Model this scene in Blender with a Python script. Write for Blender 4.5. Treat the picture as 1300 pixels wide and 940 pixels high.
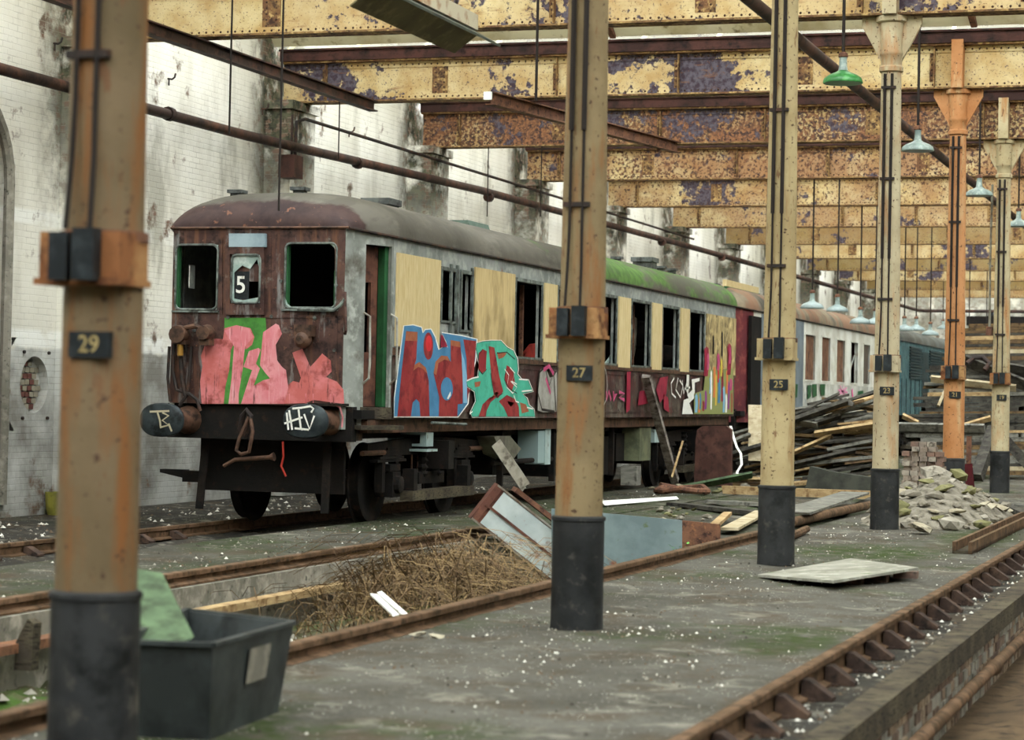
import bpy, bmesh, math, random
from mathutils import Vector, Matrix, Euler
random.seed(7)
scene = bpy.context.scene
COL = scene.collection
for o in list(bpy.data.objects): bpy.data.objects.remove(o)

# ------------------------------------------------------------------ camera
F_PX, YAW, PITCH, ROLL, EYE = 2901.4, -0.3138, 0.0274, 0.0202, 1.5
PPX, PPY = 650.0, 425.0
Fw = Vector((math.sin(YAW)*math.cos(PITCH), math.cos(YAW)*math.cos(PITCH), math.sin(PITCH)))
R0 = Vector((math.cos(YAW), -math.sin(YAW), 0)); U0 = R0.cross(Fw)
Rt = math.cos(ROLL)*R0 + math.sin(ROLL)*U0; Up = -math.sin(ROLL)*R0 + math.cos(ROLL)*U0
CAM = Vector((0, 0, EYE))
cd = bpy.data.cameras.new('camera'); cam = bpy.data.objects.new('camera', cd); COL.objects.link(cam)
cam.matrix_world = Matrix(((Rt.x, Up.x, -Fw.x, 0), (Rt.y, Up.y, -Fw.y, 0), (Rt.z, Up.z, -Fw.z, EYE), (0, 0, 0, 1)))
cd.sensor_fit = 'HORIZONTAL'; cd.sensor_width = 36; cd.lens = F_PX/1300*36
cd.shift_y = -45/1300; cd.clip_start = .2; cd.clip_end = 400
cd.dof.use_dof = True; cd.dof.focus_distance = 29.0; cd.dof.aperture_fstop = 3.0
scene.camera = cam

# ------------------------------------------------------------------ daylight (overcast sky through the roof glazing) and exposure
world = bpy.data.worlds.new('overcast_sky'); scene.world = world; world.use_nodes = True
bg = world.node_tree.nodes['Background']; bg.inputs[0].default_value = (0.96, 0.99, 1.0, 1); bg.inputs[1].default_value = 6.0
vs = scene.view_settings
vs.view_transform = 'Standard'; vs.look = 'None'; vs.gamma = 1.0; vs.exposure = 0.42; vs.use_curve_mapping = False

# ------------------------------------------------------------------ pixel -> place (a pixel gives a direction, the surface touched gives the distance)
def ray(x, y): return Fw*F_PX + Rt*(x-PPX) + Up*(PPY-y)
def atz(x, y, z): d = ray(x, y); return CAM + d*((z-EYE)/d.z)
def aty(x, y, Y): d = ray(x, y); return CAM + d*(Y/d.y)
def atx(x, y, X): d = ray(x, y); return CAM + d*(X/d.x)
def athp(x, y, a, b):            # slope Y = a + b*z
    d = ray(x, y); t = (a + b*EYE)/(d.y - b*d.z); return CAM + d*t

# ------------------------------------------------------------------ mesh builder
class MB:
    def __init__(s): s.v = []; s.f = []; s.m = []; s.mi = 0
    def add(s, vs_, fs):
        n = len(s.v); s.v += [tuple(v) for v in vs_]
        for f in fs: s.f.append(tuple(n+i for i in f)); s.m.append(s.mi)
        return s
    def box(s, x0, x1, y0, y1, z0, z1):
        return s.add([(x0,y0,z0),(x1,y0,z0),(x1,y1,z0),(x0,y1,z0),(x0,y0,z1),(x1,y0,z1),(x1,y1,z1),(x0,y1,z1)],
                     [(0,3,2,1),(4,5,6,7),(0,1,5,4),(1,2,6,5),(2,3,7,6),(3,0,4,7)])
    def cbox(s, c, sx, sy, sz): return s.box(c[0]-sx/2, c[0]+sx/2, c[1]-sy/2, c[1]+sy/2, c[2]-sz/2, c[2]+sz/2)
    def obox(s, o, a, b, c):        # origin corner plus three edge vectors
        o, a, b, c = map(Vector, (o, a, b, c))
        if a.cross(b).dot(c) < 0: a, b = b, a
        return s.add([o, o+a, o+a+b, o+b, o+c, o+a+c, o+a+b+c, o+b+c], [(0,3,2,1),(4,5,6,7),(0,1,5,4),(1,2,6,5),(2,3,7,6),(3,0,4,7)])
    def bar(s, p, q, w, t, up=(0,0,1)):  # rectangular bar from p to q
        p, q = Vector(p), Vector(q); d = (q-p).normalized(); up = Vector(up)
        if abs(d.dot(up)) > .98: up = Vector((0,1,0))
        sd = d.cross(up).normalized(); n = sd.cross(d)
        return s.obox(p - sd*w/2 - n*t/2, q-p, sd*w, n*t)
    def tube(s, pts, r, n=8, cap=True):
        pts = [Vector(p) for p in pts]; rs = r if isinstance(r, (list, tuple)) else [r]*len(pts)
        b = len(s.v); prev = None
        for i, p in enumerate(pts):
            d = (pts[min(i+1, len(pts)-1)] - pts[max(i-1, 0)]).normalized()
            if prev is None: a = d.orthogonal().normalized()
            else: a = (prev - d*prev.dot(d)).normalized()
            prev = a; c = d.cross(a)
            for k in range(n):
                t = 2*math.pi*k/n; s.v.append(tuple(p + (a*math.cos(t) + c*math.sin(t))*rs[i]))
        for i in range(len(pts)-1):
            for k in range(n):
                s.f.append((b+i*n+k, b+i*n+(k+1)%n, b+(i+1)*n+(k+1)%n, b+(i+1)*n+k)); s.m.append(s.mi)
        if cap:
            s.f.append(tuple(b+k for k in reversed(range(n)))); s.m.append(s.mi)
            s.f.append(tuple(b+(len(pts)-1)*n+k for k in range(n))); s.m.append(s.mi)
        return s
    def lathe(s, prof, n=20, c=(0,0,0), axis='z'):   # prof: (r, h)
        b = len(s.v); c = Vector(c)
        for r, h in prof:
            for k in range(n):
                t = 2*math.pi*k/n; u, w = r*math.cos(t), r*math.sin(t)
                s.v.append(tuple(c + (Vector((u, w, h)) if axis == 'z' else Vector((h, u, w)) if axis == 'x' else Vector((w, h, u)))))
        for i in range(len(prof)-1):
            for k in range(n):
                s.f.append((b+i*n+k, b+i*n+(k+1)%n, b+(i+1)*n+(k+1)%n, b+(i+1)*n+k)); s.m.append(s.mi)
        s.f.append(tuple(b+k for k in reversed(range(n)))); s.m.append(s.mi)
        s.f.append(tuple(b+(len(prof)-1)*n+k for k in range(n))); s.m.append(s.mi)
        return s
    def prism(s, pts, ext):          # polygon (3D points) extruded by a vector
        n = len(pts); ext = Vector(ext); pts = [Vector(p) for p in pts]
        nr = Vector((0,0,0))
        for i in range(n): nr += pts[i].cross(pts[(i+1)%n])
        if nr.dot(ext) < 0: pts = pts[::-1]
        return s.add(pts + [p+ext for p in pts], [tuple(reversed(range(n))), tuple(range(n, 2*n))] + [(i, (i+1)%n, n+(i+1)%n, n+i) for i in range(n)])
    def strip(s, pts, w, nrm):       # flat ribbon stroke lying on a surface
        pts = [Vector(p) for p in pts]; nrm = Vector(nrm); b = len(s.v)
        for i, p in enumerate(pts):
            d = (pts[min(i+1, len(pts)-1)] - pts[max(i-1, 0)]).normalized(); sd = nrm.cross(d).normalized()*w/2
            s.v += [tuple(p-sd), tuple(p+sd)]
        for i in range(len(pts)-1): s.f.append((b+2*i, b+2*i+2, b+2*i+3, b+2*i+1)); s.m.append(s.mi)
        return s
    def build(s, name, mats, parent=None, loc=None, smooth=False, bevel=0, kind=None, label=None):
        me = bpy.data.meshes.new(name)
        off = Vector(loc) if loc is not None else (Vector(parent['_o']) if parent is not None and '_o' in parent else Vector((0,0,0)))
        me.from_pydata([tuple(Vector(v)-off) for v in s.v], [], s.f)
        mats = mats if isinstance(mats, (list, tuple)) else [mats]
        for m in mats: me.materials.append(m)
        if len(mats) > 1: me.polygons.foreach_set('material_index', s.m)
        if smooth:
            me.polygons.foreach_set('use_smooth', [True]*len(me.polygons))
            try: me.set_sharp_from_angle(angle=math.radians(40))
            except Exception: pass
        me.update()
        o = bpy.data.objects.new(name, me); COL.objects.link(o)
        if parent is not None:
            o.parent = parent
            if loc is not None: o.location = off - Vector(parent.get('_o', (0,0,0)))
        elif loc is not None: o.location = off
        if loc is not None: o['_o'] = list(off)
        elif parent is not None and '_o' in parent: o['_o'] = parent['_o']
        if bevel:
            md = o.modifiers.new('bevel', 'BEVEL'); md.width = bevel; md.segments = 1; md.limit_method = 'ANGLE'
        if kind: o['kind'] = kind
        if label: o['label'] = label
        return o

def tag(o, label, cat, group=None):
    o['label'] = label; o['category'] = cat
    if group: o['group'] = group
    return o
def thing(name, label, cat, loc=(0,0,0), group=None, rot=None, local=False):
    o = bpy.data.objects.new(name, None); COL.objects.link(o); o.empty_display_size = .1
    o.location = loc
    if rot: o.rotation_euler = rot
    if not local: o['_o'] = list(loc)
    return tag(o, label, cat, group)
def dup(o, parent=None, loc=None, rotz=None):
    c = o.copy(); COL.objects.link(c)
    if parent is not None: c.parent = parent
    if loc is not None: c.location = loc
    if rotz is not None: c.rotation_euler = (0, 0, rotz)
    for ch in list(o.children): dup(ch, c)
    return c
def struct(o): o['kind'] = 'structure'; return o
def text_mesh(txt, size, name, mat, parent, loc, rot, label=None):
    cu = bpy.data.curves.new(name, 'FONT'); cu.body = txt; cu.size = size; cu.align_x = 'CENTER'; cu.align_y = 'CENTER'; cu.offset = size*.012
    t = bpy.data.objects.new(name, cu); COL.objects.link(t)
    dg = bpy.context.evaluated_depsgraph_get(); me = bpy.data.meshes.new_from_object(t.evaluated_get(dg))
    bpy.data.objects.remove(t); me.name = name; me.materials.clear(); me.materials.append(mat)
    o = bpy.data.objects.new(name, me); COL.objects.link(o); o.parent = parent; o.location = loc; o.rotation_euler = rot
    if label: o['label'] = label
    return o

# ------------------------------------------------------------------ materials
def rgb(c):
    if isinstance(c, str): c = tuple(int(c[i:i+2], 16) for i in (0, 2, 4))
    return tuple(((x/255)/12.92 if x/255 <= .04045 else ((x/255+.055)/1.055)**2.4) for x in c[:3]) + (1,)
class NT:
    def __init__(s, name):
        s.mat = bpy.data.materials.new(name); s.mat.use_nodes = True; s.t = s.mat.node_tree; s.b = s.t.nodes['Principled BSDF']
        s.P = s.n('ShaderNodeNewGeometry').outputs['Position']; s.xyz = None
    def n(s, typ, **kw):
        nd = s.t.nodes.new(typ)
        for k, v in kw.items(): setattr(nd, k, v)
        return nd
    def set(s, inp, v):
        if hasattr(v, 'type') and hasattr(v, 'is_linked'): s.t.links.new(v, inp)
        else: inp.default_value = v
    def math(s, op, a, b=0.0, c=0.0, clamp=False):
        nd = s.n('ShaderNodeMath', operation=op); nd.use_clamp = clamp
        s.set(nd.inputs[0], a); s.set(nd.inputs[1], b); s.set(nd.inputs[2], c); return nd.outputs[0]
    def rng(s, v, lo, hi, a=0.0, b=1.0):
        nd = s.n('ShaderNodeMapRange'); nd.clamp = True
        s.set(nd.inputs[0], v); nd.inputs[1].default_value = lo; nd.inputs[2].default_value = hi; nd.inputs[3].default_value = a; nd.inputs[4].default_value = b
        return nd.outputs[0]
    def axis(s, k):
        if s.xyz is None: s.xyz = s.n('ShaderNodeSeparateXYZ'); s.t.links.new(s.P, s.xyz.inputs[0])
        return s.xyz.outputs['XYZ'.index(k.upper())]
    def vec(s, x, y, z=0.0):
        nd = s.n('ShaderNodeCombineXYZ'); s.set(nd.inputs[0], x); s.set(nd.inputs[1], y); s.set(nd.inputs[2], z); return nd.outputs[0]
    def noise(s, scale, detail=4, st=None, off=0, co=None):
        co = co or s.P
        if st or off:
            mp = s.n('ShaderNodeMapping'); s.t.links.new(co, mp.inputs[0]); mp.inputs['Scale'].default_value = st or (1,1,1); mp.inputs['Location'].default_value = (off, off*1.7, off*.3); co = mp.outputs[0]
        nd = s.n('ShaderNodeTexNoise'); nd.inputs['Scale'].default_value = scale; nd.inputs['Detail'].default_value = detail; nd.inputs['Roughness'].default_value = .62
        s.t.links.new(co, nd.inputs['Vector']); return nd.outputs['Fac']
    def mix(s, f, a, b):
        nd = s.n('ShaderNodeMix', data_type='RGBA'); s.set(nd.inputs[0], f); s.set(nd.inputs[6], a); s.set(nd.inputs[7], b); return nd.outputs[2]
    def bump(s, h, strength=.3, dist=.02):
        nd = s.n('ShaderNodeBump'); nd.inputs['Strength'].default_value = strength; nd.inputs['Distance'].default_value = dist
        s.t.links.new(h, nd.inputs['Height'])
        s.t.links.new(nd.outputs[0], s.b.inputs['Normal'])
    def done(s, col, rough=.8, metal=0.0, spec=.3):
        s.set(s.b.inputs['Base Color'], col); s.set(s.b.inputs['Roughness'], rough); s.b.inputs['Metallic'].default_value = metal
        s.b.inputs['Specular IOR Level'].default_value = spec; return s.mat
def mat(name, base, layers=(), rough=.85, metal=0.0, bump=0.0, bs=30, spec=.25):
    """weathered surface: base colour, then (colour, scale, threshold, softness[, stretch][, alpha]) stain layers"""
    t = NT(name); col = rgb(base)
    for i, L in enumerate(layers):
        c, sc, th, so = L[:4]; st = L[4] if len(L) > 4 else None; al = L[5] if len(L) > 5 else 1.0
        f = t.rng(t.noise(sc, 5, st, 3.1*i+1.3), th-so, th+so, 0, al)
        col = t.mix(f, col, rgb(c))
    if bump: t.bump(t.noise(bs, 3), bump)
    return t.done(col, rough, metal, spec)
M = {}
M['black'] = mat('black_grime', '0f0d0b', [('1c1613', 3, .55, .1), ('2a1b13', 9, .64, .05)], .8, bump=.2)
M['under'] = mat('underframe_grime', '14110f', [('271f1a', 2.5, .55, .1), ('332218', 7, .63, .06), ('0a0908', 4, .55, .06)], .85, bump=.2)
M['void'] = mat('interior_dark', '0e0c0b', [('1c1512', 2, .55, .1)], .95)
M['rust'] = mat('rust', '5f4236', [('7d5843', 5, .52, .1), ('3a2924', 9, .58, .06), ('946748', 22, .64, .05)], .85, bump=.3)
M['railrust'] = mat('rail_rust', '57422f', [('745a45', 4, .53, .1), ('352819', 9, .57, .08)], .7, bump=.2)
M['rail_side'] = mat('rail_web', '3a2d27', [('574438', 5, .55, .1), ('1f1815', 8, .58, .07)], .85, bump=.2)
M['concrete'] = mat('concrete', '8a857a', [('6d6a5f', 1.2, .5, .12), ('a39d90', 6, .58, .1), ('4b4a42', 14, .64, .06)], .9, bump=.25)
M['dark_timber'] = mat('dark_timber', '3a332b', [('57503f', 3, .52, .12), ('1f1a16', 12, .58, .06, (1,1,6))], .9, bump=.3)
M['bakelite'] = mat('switch_black', '1c2023', [('2f3538', 12, .58, .08)], .5)
M['iron'] = mat('dark_iron', '2b2523', [('4a3328', 6, .57, .08)], .7, bump=.1)
M['pipe'] = mat('pipe_iron', '3a2c28', [('5b3d31', 2.5, .55, .1), ('241b19', 5, .56, .08)], .6, bump=.1)
M['cable'] = mat('cable', '241d1a', (), .7)
M['paint_number'] = mat('number_paint', 'a08e60', [('6d5c38', 30, .56, .1)], .7)
M['white_paint'] = mat('white_spray', 'e6e6e0', [('b9b5ab', 14, .64, .06)], .7)
M['glass'] = mat('dirty_glass', '9fb0b0', (), .15, spec=.6); 
# ================================================================== the shed
S, Y0, XC = 6.56745, 7.83495, -4.19
ZB, ZT = 6.19, 6.86
XW, XP, XF = -15.15, -14.7, 14.0          # wall face, pilaster face, far right wall
YE = 105.5
def YK(k): return Y0 + k*S

# ---- painted brick wall material (bricks too far off to pick apart: about 7 px a course)
def brick_mat(name, darken=False):
    t = NT(name)
    u = t.math('ADD', t.axis('x'), t.axis('y')); z = t.axis('z'); co = t.vec(u, z)
    br = t.n('ShaderNodeTexBrick'); t.t.links.new(co, br.inputs['Vector'])
    br.inputs['Scale'].default_value = 1; br.inputs['Brick Width'].default_value = .235; br.inputs['Row Height'].default_value = .082
    br.inputs['Mortar Size'].default_value = .007; br.inputs['Mortar Smooth'].default_value = .3; br.inputs['Bias'].default_value = -.1
    br.inputs['Color1'].default_value = rgb('7d6456'); br.inputs['Color2'].default_value = rgb('6a5c50'); br.inputs['Mortar'].default_value = rgb('8b8375')
    mort = br.outputs['Fac']
    paint = t.mix(t.rng(t.noise(.35, 3), .40, .62), rgb('eeebe2'), rgb('d9d5c8'))
    paint = t.mix(t.rng(t.noise(1.4, 4, (1,1,.35)), .50, .68, 0, .6), paint, rgb('bdb8aa'))
    # lower band of the wall was limewashed greyer, with a white line on top of it
    low = t.rng(t.math('ADD', z, t.rng(t.noise(3, 3), .3, .7, -.05, .05)), 2.0, 2.06, 1, 0)
    lowc = t.mix(t.rng(t.noise(1.1, 5), .36, .62), rgb('c9c9c4'), rgb('87847d'))
    paint = t.mix(low, paint, lowc)
    for zz, wd in ((2.14, .09), (3.72, .07)):
        ln = t.math('SUBTRACT', 1.0, t.rng(t.math('ABSOLUTE', t.math('SUBTRACT', z, zz)), wd, wd+.05))
        ln = t.math('MULTIPLY', ln, t.rng(t.noise(1.7, 4), .38, .5))
        paint = t.mix(ln, paint, rgb('efeee8'))
    # damp, mossy staining that runs down beside each pilaster from the roof gutters
    ph = t.math('FRACT', t.math('DIVIDE', t.math('SUBTRACT', t.axis('y'), Y0 - 1.2), S))
    near = t.math('MULTIPLY', t.rng(ph, .0, .10), t.rng(ph, .20, .34, 1, 0))
    near = t.math('MULTIPLY', near, t.rng(z, 3.0, 5.6))
    damp = t.math('MULTIPLY', near, t.rng(t.noise(1.6, 6), .36, .50))
    damp2 = t.rng(t.noise(.8, 6, (1,1,.4), 5), .60, .70)
    paint = t.mix(damp, paint, t.mix(t.rng(t.noise(5, 4), .4, .6), rgb('5c5c48'), rgb('33342b')))
    paint = t.mix(t.math('MULTIPLY', damp2, .55), paint, rgb('77735f'))
    # flaked paint showing brick and mortar courses
    fl = t.rng(t.math('ADD', t.noise(1.3, 8, None, 9), t.math('MULTIPLY', mort, -.0)), .60, .66)
    fl = t.math('MAXIMUM', fl, t.math('MULTIPLY', damp, t.rng(t.noise(7, 4), .5, .6)))
    paint = t.mix(fl, paint, br.outputs['Color'])
    lines = t.math('MULTIPLY', mort, t.rng(t.noise(3.2, 5), .46, .70, .02, .36))
    paint = t.mix(lines, paint, rgb('6a6252'))
    if darken: paint = t.mix(t.rng(t.noise(.5, 5), .35, .6, .7, .95), paint, rgb('4a453d'))
    h = t.math('SUBTRACT', t.math('MULTIPLY', t.noise(12, 4), .4), mort)
    t.bump(h, .55, .012)
    return t.done(paint, .9, spec=.2)
M['wall'] = brick_mat('limewashed_brick'); M['wall_pit'] = brick_mat('dirty_pit_brick', True)  # second brick is darkened to cut bounce light from the unseen walls

# ---- floors
def floor_mat(name, a, b, moss, specks=True, mossb=(.54, .66), blobs=()):
    t = NT(name)
    col = t.mix(t.rng(t.noise(.8, 6), .36, .64), rgb(a), rgb(b))
    col = t.mix(t.rng(t.noise(4, 7, None, 2), .55, .72, 0, .75), col, rgb('4c463a'))
    col = t.mix(t.rng(t.noise(1.7, 7, None, 14), .50, .64, 0, .7), col, rgb('4a3f31'))
    col = t.mix(t.rng(t.noise(45, 4, None, 17), .52, .66, 0, .55), col, rgb('2f2c26'))
    col = t.mix(t.rng(t.noise(3.1, 6, None, 21), .56, .66, 0, .5), col, rgb('8d897d'))
    col = t.mix(t.rng(t.noise(11, 5, None, 4), .60, .74, 0, .35), col, rgb('8f8b80'))
    mo = t.math('MULTIPLY', t.rng(t.noise(.45, 4, None, 8), *mossb), t.rng(t.noise(7, 6), .38, .58))
    for bx, by, rx, ry in blobs:
        q = t.math('ADD', t.math('POWER', t.math('ABSOLUTE', t.math('DIVIDE', t.math('SUBTRACT', t.axis('x'), bx), rx)), 2.0), t.math('POWER', t.math('ABSOLUTE', t.math('DIVIDE', t.math('SUBTRACT', t.axis('y'), by), ry)), 2.0))
        mo = t.math('MAXIMUM', mo, t.math('MULTIPLY', t.rng(q, .3, 1.2, 1, 0), t.rng(t.noise(5, 6, None, 6), .36, .56)))
    col = t.mix(mo, col, rgb(moss))
    if specks:
        vo = t.n('ShaderNodeTexVoronoi'); vo.inputs['Scale'].default_value = 26; t.t.links.new(t.P, vo.inputs['Vector'])
        col = t.mix(t.math('MULTIPLY', t.rng(vo.outputs['Distance'], .10, .16, 1, 0), t.rng(t.noise(2.5, 4), .47, .56)), col, rgb('d8d5cb'))
    t.bump(t.math('ADD', t.noise(9, 6), t.math('MULTIPLY', t.noise(60, 3), .5)), .5, .03)
    return t.done(col, .92, spec=.15)
M['floor'] = floor_mat('yard_concrete', '5f5d56', '45433c', '333f1e', True, (.54, .66), ((-3.7, 23.2, .9, 1.5), (-2.75, 14.2, .35, .9), (-3.0, 27, .5, 2)))
M['floor_far'] = floor_mat('mossy_concrete', '54534b', '3c3b34', '323d20', True, (.42, .56))
M['ballast'] = floor_mat('cinder_ballast', '3b3935', '282622', '2d3421', True, (.56, .7))
M['soil'] = floor_mat('pit_soil', '5d5646', '3a3428', '435c28', True, (.44, .56))

def slab(name, x0, x1, y0, y1, z, m, nx, ny, amp=.012, depth=.12, seed=1, hole=None):
    rnd = random.Random(seed); b = MB(); nx, ny = int(nx), int(ny); idx = {}
    for j in range(ny+1):
        for i in range(nx+1):
            e = i in (0, nx) or j in (0, ny)
            idx[i, j] = len(b.v); b.v.append((x0+(x1-x0)*i/nx, y0+(y1-y0)*j/ny, z + (0 if e else rnd.uniform(-amp, amp))))
    for j in range(ny):
        for i in range(nx):
            if hole and hole[0] < (x0+(x1-x0)*(i+.5)/nx) < hole[1] and hole[2] < (y0+(y1-y0)*(j+.5)/ny) < hole[3]: continue
            b.f.append((idx[i,j], idx[i+1,j], idx[i+1,j+1], idx[i,j+1])); b.m.append(0)
    b.box(x0, x1, y0, y1, z-depth, z-.06) if not hole else None
    for i in range(nx):
        b.add([(x0+(x1-x0)*i/nx, y0, z), (x0+(x1-x0)*(i+1)/nx, y0, z), (x0+(x1-x0)*(i+1)/nx, y0, z-depth), (x0+(x1-x0)*i/nx, y0, z-depth)], [(0,3,2,1)])
    for xx, fl in ((x0, 0), (x1, 1)): b.add([(xx, y0, z), (xx, y1, z), (xx, y1, z-depth), (xx, y0, z-depth)], [(0,1,2,3) if fl else (0,3,2,1)])
    return struct(b.build(name, m, smooth=True))
NEAR_R, FAR_R, TRK_R, RT_R, PIT_E = -5.1, -7.93, -9.93, -2.33, -1.86
YPE = 23.2                                  # where the middle pit ends
slab('floor', NEAR_R+.02, RT_R-.05, -6, YE, 0, M['floor'], 14, 330, .012, .7, 1)
slab('floor', TRK_R, FAR_R-.02, -6, YE, 0, M['floor_far'], 10, 330, .014, .7, 2)
slab('floor', FAR_R-.02, NEAR_R+.02, YPE, YE, -.015, M['floor_far'], 14, 240, .014, .7, 3)
slab('floor', XW, TRK_R, -6, YE, -.17, M['ballast'], 24, 330, .03, .3, 4)
slab('floor', FAR_R, NEAR_R, -6, YPE, -.48, M['soil'], 30, 240, .07, .3, 5)
slab('floor', PIT_E-.02, -.4, -6, YE, -.62, mat('pit_mud', '4a3c2c', [('5d4c38', 2, .5, .1), ('352b20', 6, .57, .08)], .9, bump=.3), 8, 120, .03, .2, 6)
slab('floor', -.4, XF, -6, YE, 0, M['floor'], 12, 60, .01, .9, 7)
struct(MB().box(-40, 40, -40, 140, -1.4, -1.2).build('ground', M['soil']))  # added beneath the floors to stop sky light leaking up through gaps

# ---- left wall with pilasters, arched recess and the round niche
def wall_left():
    b = MB(); yn, zn, rn, rz = 26.5, 1.54, .36, .37
    # wall plane in cells around the niche hole
    N = 28; ring = [(yn+rn*math.cos(2*math.pi*i/N), zn+rz*math.sin(2*math.pi*i/N)) for i in range(N)]
    y1, y2, z1, z2 = yn-.6, yn+.6, zn-.6, zn+.6
    def sq(t):
        c, s_ = math.cos(t), math.sin(t); m = max(abs(c), abs(s_)); return (yn+.6*c/m, zn+.6*s_/m)
    outer = [sq(2*math.pi*i/N) for i in range(N)]
    for i in range(N):
        j = (i+1) % N
        b.add([(XW, *outer[i]), (XW, *outer[j]), (XW, *ring[j]), (XW, *ring[i])], [(0,3,2,1)])
        b.add([(XW, *ring[i]), (XW, *ring[j]), (XW-.13, *ring[j]), (XW-.13, *ring[i])], [(0,1,2,3)])
    b.add([(XW-.13, *p) for p in ring], [tuple(range(N))])
    def q(ya, yb, za, zb): b.add([(XW, ya, za), (XW, yb, za), (XW, yb, zb), (XW, ya, zb)], [(0,1,2,3)])
    ya = 23.4; q(-6, ya, -.2, 10.5)
    # arched recess from ya to 25.7, springing at 4.1
    yb, cy, r = 25.7, 24.55, 1.15
    arc = [(cy - r*math.cos(math.pi*i/16), 4.1 + r*math.sin(math.pi*i/16)) for i in range(17)]
    for i in range(16):
        (p0, h0), (p1, h1) = arc[i], arc[i+1]
        b.add([(XW, p0, h0), (XW, p1, h1), (XW, p1, 10.5), (XW, p0, 10.5)], [(0,1,2,3)])
        b.add([(XW, p0, h0), (XW, p1, h1), (XW-.4, p1, h1), (XW-.4, p0, h0)], [(3,2,1,0)])
    for yy in (ya, yb): b.add([(XW, yy, -.2), (XW, yy, 4.1), (XW-.4, yy, 4.1), (XW-.4, yy, -.2)], [(0,1,2,3)])
    b.add([(XW-.4, ya, -.2), (XW-.4, yb, -.2), (XW-.4, yb, 5.4), (XW-.4, ya, 5.4)], [(0,1,2,3)])
    q(yb, y1, -.2, 10.5); q(y1, y2, -.2, z1); q(y1, y2, z2, 10.5); q(y2, YE, -.2, 10.5)
    b.box(XW-.9, XW-.41, -6, YE, -.2, 10.5)
    w = struct(b.build('wall_left', M['wall']))
    for k in range(-1, 15):
        p = MB(); y = YK(k)
        p.box(XW-.02, XP, y-.5, y+.5, -.15, 6.05); p.box(XW-.02, XP+.06, y-.56, y+.56, 6.05, 6.19)
        o = p.build('pilaster', M['wall'], w)
    # iron arch rim
    rim = MB(); rim.tube([(XW+.01, ya-.03, 0)] + [(XW+.01, cy-(r+.03)*math.cos(math.pi*i/16), 4.1+(r+.03)*math.sin(math.pi*i/16)) for i in range(17)] + [(XW+.01, yb+.03, 0)], .075, 8)
    rim.build('arch_rim', M['concrete'], w)
    rd = MB(); rd.box(XW-.38, XW-.3, ya, yb, -.1, 4.6); rd.build('recess_boarding', mat('recess_red', '4e2a22', [('2a1a17', 3, .5, .1)]), w)
    # bricks at the back of the niche
    bm1 = mat('niche_brick', '857d6d', [('958d7c', 8, .5, .1)]); bm2 = mat('niche_brick_red', '5f3a34', [('724a40', 8, .55, .1)])
    meshes = []
    for m in (bm1, bm2):
        x = MB(); x.box(XW-.13, XW-.105, -.052, .052, -.033, .033); o = x.build('brick', m, w); meshes.append(o.data); bpy.data.objects.remove(o)
    rnd = random.Random(3)
    for r_ in range(-5, 5):
        for c_ in range(-4, 5):
            y, z = c_*.118 + (r_ % 2)*.059, r_*.08+.03
            if (abs(y)+.05)**2/rn**2 + (abs(z)+.03)**2/rz**2 < 1.0:
                o = bpy.data.objects.new('brick', meshes[1 if rnd.random() < .5 and y < .16 else 0]); COL.objects.link(o); o.parent = w; o.location = (0, yn+y, zn+z)
    # niche fixing studs
    for dy, dz in ((-.3,.42), (.34,.42), (-.3,-.44), (.34,-.44)):
        x = MB(); x.tube([(XW-.02, yn+dy, zn+dz), (XW+.03, yn+dy, zn+dz)], .022, 6); x.build('stud', M['iron'], w)
    return w
wall_left()
struct(MB().box(XW, XF, YE, YE+.4, -1.2, 10.5).build('wall_back', M['wall']))
struct(MB().box(XF, XF+.4, -6, YE, -.2, 10.5).build('wall_right', M['wall_pit']))  # unseen wall, added to keep side light off the underframe
struct(MB().box(-3, 3, -6.3, -6.1, -.2, 4.2).build('door_4', M['dark_timber']))  # unseen panel, added to shut off light through the front opening
wf = struct(MB().box(XW, -3, -6.4, -6, -1.2, 10.5).box(3, XF, -6.4, -6, -1.2, 10.5).box(-3, 3, -6.4, -6, 4.2, 10.5).build('wall_front', M['wall_pit']))  # unseen wall, added to cut the light from behind the camera

# dark green roller shutters in the end wall
sh = mat('shutter_green', '27332c', [('3a463c', 2, .55, .1)], .6)
for i, (xa, xb) in enumerate(((-12.3, -7.6), (-7.2, -2.2), (-1.8, 3.0))):
    d = MB().box(xa, xb, YE-.12, YE-.02, -.05, 5.2).build('door_%d' % (i+1), sh); struct(d)
    for j in range(26): MB().box(xa, xb, YE-.15, YE-.119, j*.2+.02, j*.2+.16).build('slat', sh, d)
    MB().box(xa-.1, xb+.1, YE-.5, YE-.02, 5.2, 5.6).build('shutter_housing', M['black'], d)
tg = tag(MB().cbox((-11.2, YE-.08, 6.55-.9), .55, .04, .5).build('wall_notice', M['bakelite'], loc=(-11.2, YE-.08, 5.4)), 'small black square notice on white end wall above shutters', 'sign')
text_mesh('1', .42, 'notice_number', M['white_paint'], tg, (0, -.03, .25), (math.pi/2, 0, 0))

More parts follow.
